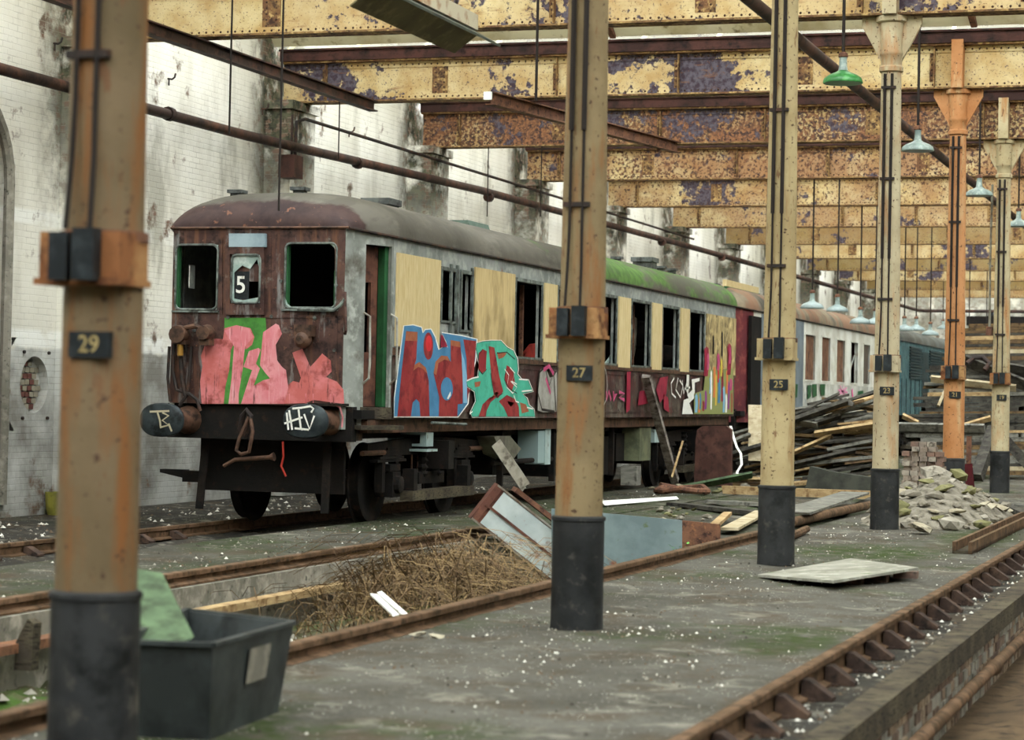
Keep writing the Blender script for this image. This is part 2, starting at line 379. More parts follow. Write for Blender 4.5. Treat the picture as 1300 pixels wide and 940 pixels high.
# ---- roof: ridge-and-furrow, each furrow over a girder; near slope glazed, far slope boarded
cream = mat('cream_roof_boards', 'd6cfae', [('b7aa83', 1.2, .55, .1), ('8a7a58', 5, .64, .06)], .9)
pur = mat('gutter_rust', '36221f', [('4e302a', 2, .52, .1), ('1f1514', 5, .57, .08)], .75, bump=.2)
gt = NT('roof_glass'); tr = gt.n('ShaderNodeBsdfTransparent'); tr.inputs[0].default_value = (.86, .88, .86, 1); gl = gt.n('ShaderNodeBsdfGlossy'); gl.inputs['Roughness'].default_value = .2
mx = gt.n('ShaderNodeMixShader'); mx.inputs[0].default_value = .08; gt.t.links.new(tr.outputs[0], mx.inputs[1]); gt.t.links.new(gl.outputs[0], mx.inputs[2]); gt.t.links.new(mx.outputs[0], gt.t.nodes['Material Output'].inputs['Surface'])
M['roof_glass'] = gt.mat
ZV, ZR = 7.10, 9.1
cb = MB()
for k in range(-3, 15):
    ya, yr, yb = YK(k)+.2, YK(k)+S*.62, YK(k+1)-.2
    if yb > YE: yb = YE
    cb.obox((XW, yr, ZR), (XF-XW, 0, 0), (0, yb-yr, ZV-ZR), (0, 0, .08))
ceiling = struct(cb.build('ceiling', cream))
for k in range(-3, 15):
    ya, yr = YK(k)+.2, YK(k)+S*.62
    g = MB().add([(XW, ya, ZV), (XF, ya, ZV), (XF, yr, ZR), (XW, yr, ZR)], [(0,1,2,3)]).build('window_%d' % (k+4), M['roof_glass']); struct(g)
    bb = MB()
    for i in range(25): x = XW + 1.2*i; bb.obox((x, ya, ZV-.06), (.05, 0, 0), (0, yr-ya, ZR-ZV), (0, 0, .05))
    for i in range(3): u = (i+.5)/3; bb.obox((XW, ya+(yr-ya)*u, ZV+(ZR-ZV)*u-.14), (XF-XW, 0, 0), (0, .08, 0), (0, 0, .08))
    bb.build('glazing_bars', cream, g)

# ---- riveted plate girders
def girder_mat():
    t = NT('girder_paint'); oi = t.n('ShaderNodeObjectInfo'); sx = t.n('ShaderNodeSeparateColor'); t.t.links.new(oi.outputs['Color'], sx.inputs[0])
    rustA, purp, oliv = sx.outputs[0], sx.outputs[1], sx.outputs[2]
    base = t.mix(t.rng(t.noise(2.2, 5), .38, .62), rgb('d6c699'), rgb('bb9f6b'))
    base = t.mix(t.math('MULTIPLY', oliv, .8), base, rgb('6f5f2e'))
    r1 = t.noise(17, 6, None, 2); thr = t.math('SUBTRACT', .74, t.math('MULTIPLY', rustA, .28))
    fr = t.rng(t.math('SUBTRACT', r1, thr), -.03, .05)
    big = t.math('MULTIPLY', t.rng(t.noise(.9, 4, None, 7), .30, .56), rustA)
    base = t.mix(big, base, rgb('8f6244'))
    base = t.mix(fr, base, t.mix(t.rng(t.noise(9, 4), .42, .58), rgb('77523a'), rgb('3a2c2b')))
    p1 = t.math('ADD', t.math('MULTIPLY', t.noise(.55, 2, (1,1,1), 11), .75), t.math('MULTIPLY', t.noise(6, 6, None, 5), .4))
    pf = t.rng(t.math('ADD', p1, t.math('MULTIPLY', t.math('MULTIPLY', purp, t.math('MAXIMUM', t.rng(t.axis('x'), -8.2, -6.6, 1, .25), t.rng(t.axis('x'), -3.6, -2.6, 0, 1))), .14)), .70, .72)
    base = t.mix(pf, base, t.mix(t.rng(t.noise(14, 4), .4, .6), rgb('3c2f3a'), rgb('5a5560')))
    sp_ = t.rng(t.noise(34, 6, None, 14), .585, .64, 0, .85)
    base = t.mix(sp_, base, t.mix(t.rng(t.noise(3, 3), .4, .6), rgb('6b4a35'), rgb('4a4350')))
    rf = t.rng(t.noise(3.5, 5, (.5, 1, 3), 3), .6, .72, 0, .7)
    base = t.mix(rf, base, rgb('855c3d'))
    t.bump(t.math('ADD', t.noise(25, 5), t.math('MULTIPLY', pf, -.6)), .35, .01)
    return t.done(base, .75, spec=.25)
M['girder'] = girder_mat()
M['girder_edge'] = mat('girder_edge', '8d7048', [('6a4a34', 3, .5, .1), ('3f2d25', 8, .56, .08), ('bfa06a', 12, .6, .07)], .8)
M['rivet'] = mat('rivet_rust', '5a4232', [('3a2a22', 6, .5, .1)], .8)
GX0, GX1 = XP - .35, XF
def make_girder(k, label):
    y = YK(k); r = thing('roof_girder', label, 'girder', (XP, y, ZB), 'riveted roof girders')
    return r
def girder_meshes():
    d = {}
    b = MB(); b.box(GX0, GX1, -.012, .012, ZB, ZT); d['web'] = b
    b = MB(); b.box(GX0, GX1, -.16, .16, ZB, ZB+.025); d['bottom_flange'] = b
    b = MB(); b.box(GX0, GX1, -.16, .16, ZT-.025, ZT); d['top_flange'] = b
    b = MB(); b.box(GX0, GX1, -.03, -.012, ZB+.025, ZB+.12); d['bottom_angle'] = b
    b = MB(); b.box(GX0, GX1, -.03, -.012, ZT-.12, ZT-.025); d['top_angle'] = b
    rv = MB()
    def rivet(x, y, z, r=.017):
        n = 6; v = [(x+r*math.cos(math.pi*2*i/n), y, z+r*math.sin(math.pi*2*i/n)) for i in range(n)] + [(x, y-r*.75, z)]
        rv.add(v, [(i, (i+1) % n, n) for i in range(n)])
    x = GX0+.4
    while x < 4.0:
        rivet(x, -.03, ZB+.075); rivet(x+.05, -.03, ZT-.075)
        x += .105
    st = [GX0+.75+1.95*i for i in range(10)]
    for i, sx in enumerate(st):
        sp = i % 3 == 1
        for j in range(6):
            z = ZB+.14+j*.078
            if sp: rivet(sx-.07, -.026, z); rivet(sx+.07, -.026, z)
            else: rivet(sx-.035, -.03, z)
    d['rivets'] = rv
    for sx, i in zip(st, range(10)):
        b = MB()
        if i % 3 == 1: b.box(sx-.13, sx+.13, -.026, -.012, ZB+.12, ZT-.12)
        else: b.box(sx-.07, sx, -.028, -.012, ZB+.12, ZT-.12); b.box(sx, sx+.014, -.12, -.012, ZB+.04, ZT-.04)
        d['stiffener', i] = b
    b = MB(); b.box(GX0, GX1, -.20, -.18, ZT+.001, ZT+.19); b.box(GX0, GX1, -.18, .2, ZT+.001, ZT+.03); b.box(GX0, GX1, .18, .2, ZT+.03, ZV+.02); b.box(GX0, GX1, -.25, -.20, ZT+.16, ZT+.19); d['gutter'] = b
    return d
gd = girder_meshes()
G_INFO = {0: ('girder carried by column 29, above the top of the picture', (.3, .4, 0)), 1: ('girder carried by column 27, above the top of the picture', (.3, .45, 0)), 2: ('girder carried by column 25, above the top of the picture', (.3, .5, 0)), 3: ('cream and blue-grey flaking girder running across the very top of the picture', (.25, .62, 0)),
          4: ('cream girder with big purple flaked patches, second from the top', (.22, .66, 0)),
          5: ('dark rusty brown girder, third from the top', (.98, .55, .1)),
          6: ('orange-speckled rusty girder, fourth from the top', (.8, .45, 0)),
          7: ('ochre girder with rusty left end, fifth from the top', (.62, .28, 0)),
          8: ('ochre girder, sixth from the top', (.62, .25, .05)),
          9: ('dark olive girder, seventh from the top', (.4, .45, .75)),
          10: ('pale cream girder, eighth from the top', (.3, .2, 0)),
          11: ('olive girder, ninth from the top', (.3, .4, .9)),
          12: ('pale girder, tenth from the top', (.35, .5, .2)),
          13: ('olive girder, eleventh from the top', (.3, .2, 1)),
          14: ('farthest and lowest girder close before the white end wall', (.5, .3, .3))}
gproto = None
for k, (lab, colr) in G_INFO.items():
    r = thing('roof_girder', lab, 'girder', (XP, YK(k), ZB), 'riveted roof girders')
    if gproto is None:
        gproto = r; P0 = {'_o': (XP, 0, ZB)}
        for nm, b in gd.items():
            n_ = nm if isinstance(nm, str) else nm[0]
            o = b.build(n_, pur if n_ == 'gutter' else M['rivet'] if n_ == 'rivets' else M['girder_edge'] if n_ in ('stiffener', 'bottom_flange', 'top_flange') else M['girder'], None)
            for v in o.data.vertices: v.co -= Vector((XP, 0, ZB))
            o.parent = r
            if n_ == 'rivets': o['kind'] = 'stuff'
    else:
        for ch in list(gproto.children):
            c = ch.copy(); COL.objects.link(c); c.parent = r
    for ch in r.children: ch.color = (*colr, 1)
# knee brackets between girder and gutter, tie rod line under the roof
for k in (4, 5):
    y = YK(k)
    for i in range(7):
        x = -12.2 + 2.75*i
        r = tag(MB().bar((x, y-.2, ZV+.02), (x-.12, y-1.3, 7.75), .09, .12).build('roof_strut', M['rust'], loc=(x, y-.2, ZV)), 'rusty strut from gutter up to roof slope, in the row above the %s girder' % ('second' if k == 4 else 'third'), 'strut', 'roof struts over the girders')
    r = tag(MB().tube([(XP, y-1.0, ZV+.24), (XF, y-1.0, ZV+.24)], .018, 6).build('tie_rod', M['iron'], loc=(XP, y-1, ZV+.24)), 'thin black tie rod running across above the %s girder' % ('second' if k == 4 else 'third'), 'rod')
# ================================================================== columns
def col_mat(name, a, b, c, amt=.55):
    t = NT(name)
    col = t.mix(t.rng(t.noise(1.6, 5), .38, .62), rgb(a), rgb(b))
    col = t.mix(t.rng(t.noise(2.6, 5, (2.5, 2.5, .45), 4), amt-.05, amt+.1), col, rgb(c))
    col = t.mix(t.rng(t.noise(26, 5, None, 2), .61, .67), col, rgb('4a3526'))
    col = t.mix(t.rng(t.noise(9, 5, (2, 2, .5), 6), .62, .68, 0, .8), col, rgb('6d4a30'))
    t.bump(t.noise(30, 5), .3, .01)
    return t.done(col, .7, spec=.3)
CM = {29: col_mat('column_paint_tan', '75634a', '62533a', '7f532c', .53), 27: col_mat('column_paint_buff', '8a7858', '736246', '865d38', .56),
      25: col_mat('column_paint_straw', 'b5a47c', '9c8963', '8f6f48', .62), 23: col_mat('column_paint_cream', 'bcb092', 'a39578', 'a87c54', .57),
      21: col_mat('column_paint_orange', 'bb875a', 'a66f42', 'bb9d74', .58), 19: col_mat('column_paint_pale', 'b9ad8d', 'a0916f', 'a87c50', .56)}
M['sleeve'] = mat('column_base_black', '1f2021', [('333435', 2.2, .52, .12), ('4a4742', 9, .64, .06), ('131414', 5, .58, .08)], .55, bump=.15, bs=14)
M['band'] = mat('clip_band', '7c7a6c', [('5a4a3a', 8, .55, .1)], .6)
cm = {}
def colmesh():
    d = {}
    b = MB(); b.lathe([(.175, 0), (.172, .05), (.170, .70), (.178, .705), (.178, .725), (.160, .735)], 28); d['base_sleeve'] = (b, 'sleeve')
    b = MB(); b.lathe([(.156, .72), (.152, 1.8), (.146, 2.6), (.134, 3.8), (.122, 5.3), (.120, 5.5)], 28); d['shaft'] = (b, 'col')
    b = MB(); b.lathe([(.120, 5.5), (.145, 5.52), (.145, 5.57), (.126, 5.59), (.126, 5.7), (.142, 5.72), (.142, 5.76), (.13, 5.78), (.15, 6.1), (.19, 6.12), (.19, 6.185)], 24)
    for s in (-1, 1): b.prism([(s*.11, -.03, 5.62), (s*.36, -.03, 6.08), (s*.36, -.03, 6.185), (s*.1, -.03, 6.185)], (0, .06, 0))
    d['capital'] = (b, 'col')
    b = MB(); b.box(-.085, .085, -.26, -.03, 6.188, 6.9); d['head_post'] = (b, 'col')
    b = MB(); b.lathe([(.168, 2.06), (.168, 2.1)], 24); d['shaft_band'] = (b, 'rust')
    b = MB(); b.prism([(-.19, -.20, 1.89), (.17, -.20, 1.89), (.17, .06, 1.89), (-.19, .06, 1.89)], (0, 0, .025)); b.box(-.175, .16, -.185, .05, 1.915, 2.09); d['switch_board'] = (b, 'rust2')
    b = MB(); b.box(-.105, -.03, -.245, -.186, 1.905, 2.085); d['switch_box'] = (b, 'bakelite')
    b = MB(); b.box(-.005, .085, -.25, -.186, 1.905, 2.1); d['switch_box', 1] = (b, 'bakelite')
    for i, x in enumerate((-.055, .03)):
        b = MB(); y = -.128; b.tube([(x*1.2, -.19, 2.1), (x*1.1, -.165, 2.35), (x, -.158, 2.6), (x, y-.012, 3.9), (x, y-.003, 5.48)], .011, 6); d['conduit', i] = (b, 'cable')
        b = MB(); b.tube([(x, -.155, 3.25), (x, y-.004, 5.48)], .02, 6); d['conduit_sleeve', i] = (b, 'cable')
    for i, z in enumerate((2.75, 4.2, 5.3)):
        b = MB(); b.box(-.1, .075, -.175+.009*z/2, -.135+.009*z, z, z+.03); d['conduit_clip', i] = (b, 'iron')
    b = MB(); b.box(-.055, .115, -.164, -.13, 1.615, 1.715); d['number_plate'] = (b, 'bakelite')
    return d
cmd = colmesh(); C_PROTO = {}
M['rust2'] = mat('switch_board_rust', '8a5a37', [('b08a5c', 3, .52, .1), ('5a3622', 8, .57, .07)], .8, bump=.2)
CLAB = {29: 'blurred foreground cast iron column with plate 29, rust streaked', 27: 'buff cast iron column with number plate 27', 25: 'straw-coloured cast iron column with number plate 25',
        23: 'cream cast iron column with number plate 23 beside the rubble', 21: 'orange rust-stained cast iron column with number plate 21', 19: 'pale slim-looking cast iron column with number plate 19, farthest right'}
for i, n in enumerate((29, 27, 25, 23, 21, 19)):
    r = thing('iron_column', CLAB[n], 'column', (XC, YK(i), 0), 'numbered cast iron columns', local=True)
    plate = None
    for key, (b, mk) in cmd.items():
        nm = key if isinstance(key, str) else key[0]
        m = CM[n] if mk == 'col' else M[mk]
        o = b.build(nm, m, r, smooth=nm in ('base_sleeve', 'shaft', 'capital', 'conduit', 'conduit_sleeve', 'shaft_band'))
        if nm == 'number_plate': plate = o
        if nm == 'switch_board' and n in (23, 25): o.data.materials[0] = CM[n]
    text_mesh(str(n), .09, 'number', M['paint_number'], plate, (.03, -.1655, 1.665), (math.pi/2, 0, 0))
    if n == 19:
        b = MB().tube([(-.2, -.1, 2.9), (-.21, -.08, 4), (-.19, -.05, 5.4)], .022, 6); b.build('white_pipe', M['band'], r)
        b = MB().tube([(-.21, -.1, 2.75), (-.2, -.1, 2.9)], .06, 8); b.build('pipe_end', M['rust'], r)

# ================================================================== rails and pit edges
def rail_prof(x, z, h=.14, s=1.0):
    hw, fw, wb = .035*s, .06*s, .009*s
    return [(x-fw, z-h), (x+fw, z-h), (x+fw, z-h+.015), (x+wb, z-h+.03), (x+wb, z-.045), (x+hw, z-.038), (x+hw, z-.006), (x+hw-.006, z), (x-hw+.006, z), (x-hw, z-.006), (x-hw, z-.038), (x-wb, z-.045), (x-wb, z-h+.03), (x-fw, z-h+.015)]
def rail(label, x, y0, y1, z, h=.14, s=1.0, chairs=None, group=None):
    t = thing('rail', label, 'rail', (x, y0, z-h), group)
    MB().prism([(px, y0, pz) for px, pz in rail_prof(x, z, h, s)], (0, y1-y0, 0)).build('rail_bar', M['railrust'], t)
    if chairs:
        c0, c1, st, side = chairs; first = None; y = c0
        while y < c1:
            if first is None:
                b = MB(); b.prism([(x+side*.02, y, z-h), (x+side*.02, y, z-.05), (x+side*.06, y, z-.05), (x+side*.19, y, z-h+.02), (x+side*.19, y, z-h)], (0, .12, 0)); b.box(x-.1, x+.1, y-.02, y+.14, z-h-.02, z-h+.012)
                first = b.build('chair', M['rail_side'], t, loc=(x, y, z-h))
            else:
                c = first.copy(); COL.objects.link(c); c.location.y = y-y0
            y += st
    return t
rail('rusty rail along near edge of weed-filled pit', NEAR_R, 6, 26, .10, .115, 1.25)
rail('rusty rail along far edge of weed-filled pit', FAR_R, 8, 24.2, .09, .105, 1.25)
rail('rusty rail beside brick pit at bottom right', RT_R, 6, 60, .05, .16, 1.0, (8.0, 34, .72, 1))
rail('far rail under the graffitied coach near the wall', -11.53, 8, 95, -.02, .14, 1.0, (17.6, 24, .8, 1), 'rails under the coach')
rail('near rail under the graffitied coach', -10.03, 8, 95, -.02, .14, 1.0, None, 'rails under the coach')
# pit sides
struct(MB().box(FAR_R-.05, FAR_R+.12, -6, YPE, -.6, -.02).build('trim_1', M['concrete']))
struct(MB().box(FAR_R+.12, FAR_R+.3, -6, 22, -.6, -.2).build('trim_2', M['concrete']))
struct(MB().box(NEAR_R-.12, NEAR_R+.03, -6, YPE, -.6, -.02).build('trim_3', M['concrete']))
struct(MB().box(FAR_R, NEAR_R, YPE-.04, YPE+.2, -.6, -.03).build('trim_4', M['concrete']))
led = struct(MB().box(RT_R-.07, PIT_E-.02, -6, 60, -.4, -.115).build('trim_5', M['ballast']))
bk = struct(MB().box(PIT_E-.16, PIT_E+.02, -6, 60, -.24, -.09).build('trim_6', M['dark_timber']))
pw = struct(MB().box(PIT_E-.3, PIT_E-.03, -6, 60, -.62, -.241).build('wall_pit', M['concrete']))
bm_a = mat('pit_brick', '7d6a58', [('9a8872', 6, .52, .1), ('4a3c32', 10, .58, .07)], .9, bump=.3); bm_b = mat('pit_brick_dark', '5a4a3f', [('7a685a', 6, .55, .1)], .9, bump=.3)
bmesh_ = []
for m in (bm_a, bm_b, M['concrete']):
    o = MB().box(-.04, .0, -.108, .108, -.034, .034).build('brick', m, pw); bmesh_.append(o.data); bpy.data.objects.remove(o)
rnd = random.Random(11)
for r_ in range(5):
    for c_ in range(52):
        o = bpy.data.objects.new('brick', rnd.choice(bmesh_)); COL.objects.link(o); o.parent = pw
        o.location = (PIT_E-.005+rnd.uniform(-.008, .006), 12.2 + c_*.232 + (r_ % 2)*.116, -.585+r_*.077)
tag(MB().tube([(PIT_E+.08, 9, -.40), (PIT_E+.08, 16.9, -.40), (PIT_E+.085, 17.0, -.40), (PIT_E+.08, 17.1, -.40), (PIT_E+.08, 34, -.40)], [.045, .045, .062, .045, .045], 10).build('pit_pipe', M['railrust'], loc=(PIT_E+.08, 9, -.40), smooth=True), 'rusty pipe along brick side of pit at bottom right', 'pipe')

# ================================================================== pipes, hooks and cables on the long wall
wp = thing('wall_pipe', 'long dark iron pipe running the length of white wall', 'pipe', (-14.5, 20, 5.35))
pp = [(-14.5, 16, 5.36), (-14.5, 24.7, 5.36), (-14.5, 31.5, 5.37), (-14.5, 42.5, 5.56), (-14.5, 60, 5.66), (-14.5, 104.6, 5.82), (-14.3, 104.9, 5.82), (4, 105.2, 5.82)]
MB().tube(pp, .075, 10).build('pipe_run', M['pipe'], wp, smooth=True)
for y in (28.9, 36, 43, 50, 57, 64):
    z = 5.37 + .0068*(y-28)
    MB().tube([(-14.5, y-.06, z), (-14.5, y+.06, z)], .1, 10).build('pipe_joint', M['pipe'], wp, smooth=True)
tp = thing('wall_pipe', 'thin dark pipe on white wall above the long iron pipe', 'pipe', (-14.62, 34.5, 5.95))
MB().tube([(-14.62, 33.6, 5.1), (-14.62, 33.65, 5.85), (-14.62, 34.0, 5.93), (-14.62, 61, 5.93)], .028, 8).build('pipe_run', M['iron'], tp, smooth=True)
tp2 = tag(MB().tube([(-14.95, 27.9, 5.52), (-14.95, 30.6, 5.53), (-14.95, 33.5, 5.56)], .025, 8).build('wall_cable', M['iron'], loc=(-14.95, 27.9, 5.5)), 'short thin cable just above the long pipe, behind column 29', 'cable')
for px, py, hl in ((68, 55, 'left of column 29 near the top'), (213, 100, 'just right of column 29'), (442, 167, 'below the end of the dark wall joist'), (332, 138, 'on the dark stained brick above the cab'), (700, 190, 'close left of column 27'), (888, 255, 'right of column 27'), (938, 262, 'close left of column 25')):
    p = atx(px, py, XW+.02)
    t = thing('wall_hook', 'small iron hook on the wall ' + hl, 'hook', p, 'iron hooks in the wall')
    MB().tube([p, p+Vector((.07, 0, -.01)), p+Vector((.1, .02, .02)), p+Vector((.1, .05, .08))], .014, 6).build('hook_bar', M['iron'], t)
    MB().tube([p+Vector((.02, 0, -.01)), p+Vector((.02, 0, -.1))], .012, 6).build('hook_pin', M['iron'], t)
ja, jc = atx(373, 220, -14.42), atx(394, 220, -14.42)
jb = thing('junction_box', 'brown box on the wall seen above the cab roof', 'box', (-14.55, ja.y, 4.9))
MB().box(-14.69, -14.42, ja.y, jc.y-.3, 4.9, 5.26).build('case', mat('brown_box', '4a2f28', [('2f201d', 4, .55, .1)], .6), jb)
MB().tube([(-14.6, ja.y+.3, 5.25), (-14.6, ja.y+.3, 5.93)], .02, 6).build('box_conduit', M['iron'], jb)

def roofz(Y):
    f = ((Y-Y0) % S)
    if f < .2 or f > S-.2: return ZV
    return ZV+(ZR-ZV)*(f-.2)/(S*.62-.2)-.05 if f < S*.62 else ZR+(ZV-ZR)*(f-S*.62)/(S*.38-.2)
def rod(label, px, y1, y2, Y, zt=None, r=.011):
    a = aty(px, y1, Y); b = aty(px, y2, Y); b.x = a.x
    if zt: a.z = zt
    return tag(MB().tube([a, b], r, 6).build('hanging_rod', M['cable'], loc=b), label, 'rod', 'thin rods hanging from the roof')
rod('thin dark rod hanging beside the wall, reaching the long pipe', 295, 0, 170, 27.2, roofz(27.2), .014)
rod('thin dark rod hanging in front of the cab roof', 360, 0, 268, 22.3, roofz(22.3), .012)
rod('thin dark rod hanging from the second girder by the thin wall pipe', 433, 50, 202, YK(4)-.1, ZB)
rod('thick dark rod hanging right of the fluorescent fitting', 683, 0, 128, 27.3, roofz(27.3), .02)
rod('thin dark rod hanging from the third girder above the coach roof', 621, 150, 275, YK(5)-.1, ZB)
rod('thin dark rod hanging close left of column 27', 689, 130, 275, YK(5)-.12, ZB)
rod('thin dark rod hanging close left of column 25, down to the coach end', 976, 150, 372, 47.1, ZB)

def ibeam(label, p, q, w=.14, h=.17, m='pipe', extra=None):
    t = thing('steel_joist', label, 'joist', p); p, q = Vector(p), Vector(q); d = (q-p).normalized(); sd = d.cross(Vector((0,0,1))).normalized(); u = sd.cross(d)
    MB().obox(p-sd*w/2, q-p, sd*w, u*.02).build('lower_flange', M[m], t); MB().obox(p-sd*w/2+u*(h-.02), q-p, sd*w, u*.02).build('upper_flange', M[m], t)
    MB().obox(p-sd*.006+u*.02, q-p, sd*.012, u*(h-.04)).build('joist_web', M[m], t); return t
ibeam('dark steel joist under the girders, running along the white wall', (-13.3, 18, 5.98), (-13.3, 33.65, 5.98))
j2 = ibeam('rusty steel joist with white end block, left of column 27', (-11.1, 32.9, 5.95), (-9.9, 39.9, 5.95), .16, .2, 'rust')
MB().cbox((-11.12, 32.84, 6.08), .12, .06, .12).build('end_block', M['white_paint'], j2)
tag(MB().tube([(-5.3, -5.9, 6.1), (-5.3, 20, 5.92), (-5.3, 70, 5.9)], .075, 10).build('overhead_pipe', M['pipe'], loc=(-5.3, -5.9, 6.1), smooth=True), 'black overhead pipe slanting down from top right behind columns 25 and 23', 'pipe')

# fluorescent fitting
A, B, C = aty(577, 68, 19.3), aty(607, 44, 19.3), aty(635, 60, 19.3); L = Vector((0, -2.5, 0))
ft = thing('strip_light', 'out-of-focus fluorescent strip light fitting hanging at the top', 'light', (B.x, 18, B.z))
ol = mat('reflector_olive', '6d6443', [('564f36', 2, .5, .1), ('857a55', 6, .6, .08)], .6); gy = mat('reflector_grey', '5b625a', [('454a45', 3, .5, .1)], .5); wh = mat('fitting_white', 'cfc6ae', [('9a6b45', 4, .58, .08)], .6)
MB().prism([A, B, B+Vector((0,0,.012)), A+Vector((-.005,0,.012))], L).build('left_reflector', ol, ft)
MB().prism([B, C, C+Vector((.005,0,.02)), B+Vector((0,0,.02))], L).build('right_reflector', gy, ft)
MB().box(B.x-.07, B.x+.05, 16.85, 19.15, B.z+.015, B.z+.15).build('spine', wh, ft)
for y in (17.3, 18.7): MB().tube([(B.x, y, B.z+.1), (B.x, y, roofz(y))], .012, 6).build('hanger', M['cable'], ft)

def roofz(Y):
    f = ((Y-Y0) % S)
    if f < .2 or f > S-.2: return ZV
    return ZV+(ZR-ZV)*(f-.2)/(S*.62-.2)-.05 if f < S*.62 else ZR+(ZV-ZR)*(f-S*.62)/(S*.38-.2)
# ================================================================== pendant lamps
M['enamel_green'] = mat('enamel_green', '3c8a45', [('2c6d36', 4, .5, .1), ('58a05c', 9, .6, .08)], .35, spec=.5)
M['enamel_grey'] = mat('enamel_grey', '8fa09c', [('72817e', 5, .52, .1), ('b5c2bd', 12, .6, .08)], .35, spec=.5)
M['enamel_white'] = mat('enamel_white', '8c9b9b', [('748383', 5, .55, .1)], .35, spec=.5)
def lamp(label, p, m, s=1.0, ztop=ZB, rr=.017, group='pendant lamps'):
    t = thing('pendant_lamp', label, 'lamp', p, group)
    b = MB(); b.lathe([(.235*s, 0), (.24*s, .012*s), (.225*s, .06*s), (.17*s, .10*s), (.085*s, .135*s), (.05*s, .16*s), (.03*s, .15*s), (.08*s, .12*s), (.16*s, .085*s), (.21*s, .05*s), (.228*s, .004*s)], 24, p); b.build('shade', M[m], t, smooth=True)
    b = MB(); b.lathe([(.06*s, .15*s), (.05*s, .2*s), (.045*s, .3*s), (.05*s, .31*s)], 16, p); b.build('neck', M['enamel_grey'], t, smooth=True)
    b = MB(); b.lathe([(.05*s, .31*s), (.06*s, .32*s), (.055*s, .36*s), (.02*s, .38*s)], 12, p); b.build('cap', M['rust'], t)
    MB().tube([p+Vector((0,0,.37*s)), Vector((p.x, p.y, ztop))], rr, 8).build('rod', M['cable'], t)
    return t
lamp('green enamel pendant lamp between columns 25 and 23', aty(1070, 106, 27.15), 'enamel_green', 1.0, roofz(27.15), .02)
lamp('grey enamel pendant lamp right of column 23', aty(1165, 192, 33.7), 'enamel_grey', 1.0, roofz(33.7), .02)
lamp('grey enamel pendant lamp between columns 21 and 19', aty(1243, 249, 40.3), 'enamel_grey', 1.0, roofz(40.3))
lamp('grey enamel pendant lamp cut off by the right picture edge', aty(1293, 288, 46.9), 'enamel_grey', 1.0, roofz(46.9))
for lab, px, py, Y in (('leftmost pale pendant lamp over the white coach roof', 1031, 392, 53.4), ('second pale pendant lamp from left over the white coach roof', 1063, 396, 56.7), ('third pale pendant lamp over the white coach roof, greenish', 1092, 411, 60.0), ('pale pendant lamp half hidden by left side of column 23', 1111, 412, 64),
                       ('pale pendant lamp just right of column 23 above the teal coach', 1148, 420, 66.6), ('pale pendant lamp above the roof of the teal coach', 1163, 420, 71), ('bright pale pendant lamp right of the teal coach end, near column 21', 1181, 426, 73.2), ('tiny far pendant lamp before the shutter left of column 21', 1197, 418, 92), ('far pendant lamp between columns 21 and 19', 1230, 433, 80), ('grey far pendant lamp low behind column 21', 1252, 440, 84)):
    q = atx(px, py, -8.85) if px < 1190 else aty(px, py, Y)
    lamp(lab, q, 'enamel_white', 1.05, roofz(q.y), .018)
# ================================================================== the coaches
XT, HW, CW = -10.755, 1.355, 1.065        # centre line, half width, half width of cab front
XS = XT + HW                              # near body side  (-9.40)
ZBOT, ZWB, ZWT, ZG = 1.22, 2.05, 3.06, 3.31
def paint(name, base, layers, rough=.6, bump=.12): return mat(name, base, layers, rough, bump=bump)
M['cab_red'] = paint('cab_oxide_red', '432d29', [('5a413a', 2.2, .52, .1), ('7b746c', 5, .66, .05), ('271b1a', 7, .57, .07), ('7d5742', 18, .67, .04), ('8d8f8e', 2.6, .62, .05, (2.5,1,.5), .7), ('6d4a38', 3.2, .60, .06, (3,1,.35), .8)])
M['cab_grey'] = paint('cab_grey', '8d918c', [('6f726c', 2, .52, .1), ('a9aca6', 6, .58, .08), ('5a564e', 1.6, .66, .06)])
M['letterboard'] = paint('letterboard_grey', '8c918f', [('747a78', 1.5, .5, .1), ('a3a7a2', 5, .56, .08), ('5b5348', 3, .66, .05), ('7d4a33', 2.2, .72, .03)])
M['lower_side'] = paint('lower_side_brown', '4d433c', [('40292a', .9, .5, .08), ('6d675e', 2.2, .57, .08), ('57332e', 4, .58, .07), ('2a231f', 7, .6, .07)])
M['waist'] = paint('waist_rust', '4a362b', [('65493a', 4, .52, .1), ('2a201b', 8, .58, .07)])
M['ply'] = paint('cream_boarding', 'cdb98a', [('c0aa7a', 2.4, .5, .14, (6,6,.7)), ('d8c89e', 5, .58, .12, (8,8,.8)), ('8d7a52', 1.1, .72, .06, (1,3,.7))], .75, .05)
M['ply_burnt'] = paint('cream_boarding_scorched', 'c8b384', [('b9a273', 2.4, .5, .14, (6,6,.7)), ('8a764f', .9, .60, .1, (1,2.5,1))], .75, .05)
M['win_edge'] = paint('window_edge', '5a605c', [('828c86', 6, .56, .1), ('33332f', 9, .56, .08)])
M['green_paint'] = paint('green_paint', '2c5c38', [('234a2d', 4, .52, .1)])
M['spray_green'] = paint('spray_green', '4c8a3c', [('3b6f30', 6, .55, .1)])
M['pink'] = paint('spray_pink', 'cf7880', [('d98f95', 3, .52, .1), ('b3575a', 5, .58, .08), ('5a3b36', 7, .65, .05, (3,1,.4)), ('dba0a5', 9, .62, .06, (4,1,.3))]); M['pink_red'] = paint('spray_salmon', 'bd6460', [('cf7a7c', 4, .52, .1), ('8a443f', 6, .6, .07), ('4a302b', 6, .63, .05, (3,1,.4))])
M['g_blue'] = paint('spray_blue', '4a83ad', [('3f749a', 4, .52, .1)]); M['g_red'] = paint('spray_red', '8a2a30', [('9c3c3a', 2.5, .5, .1), ('6d2028', 5, .57, .08)])
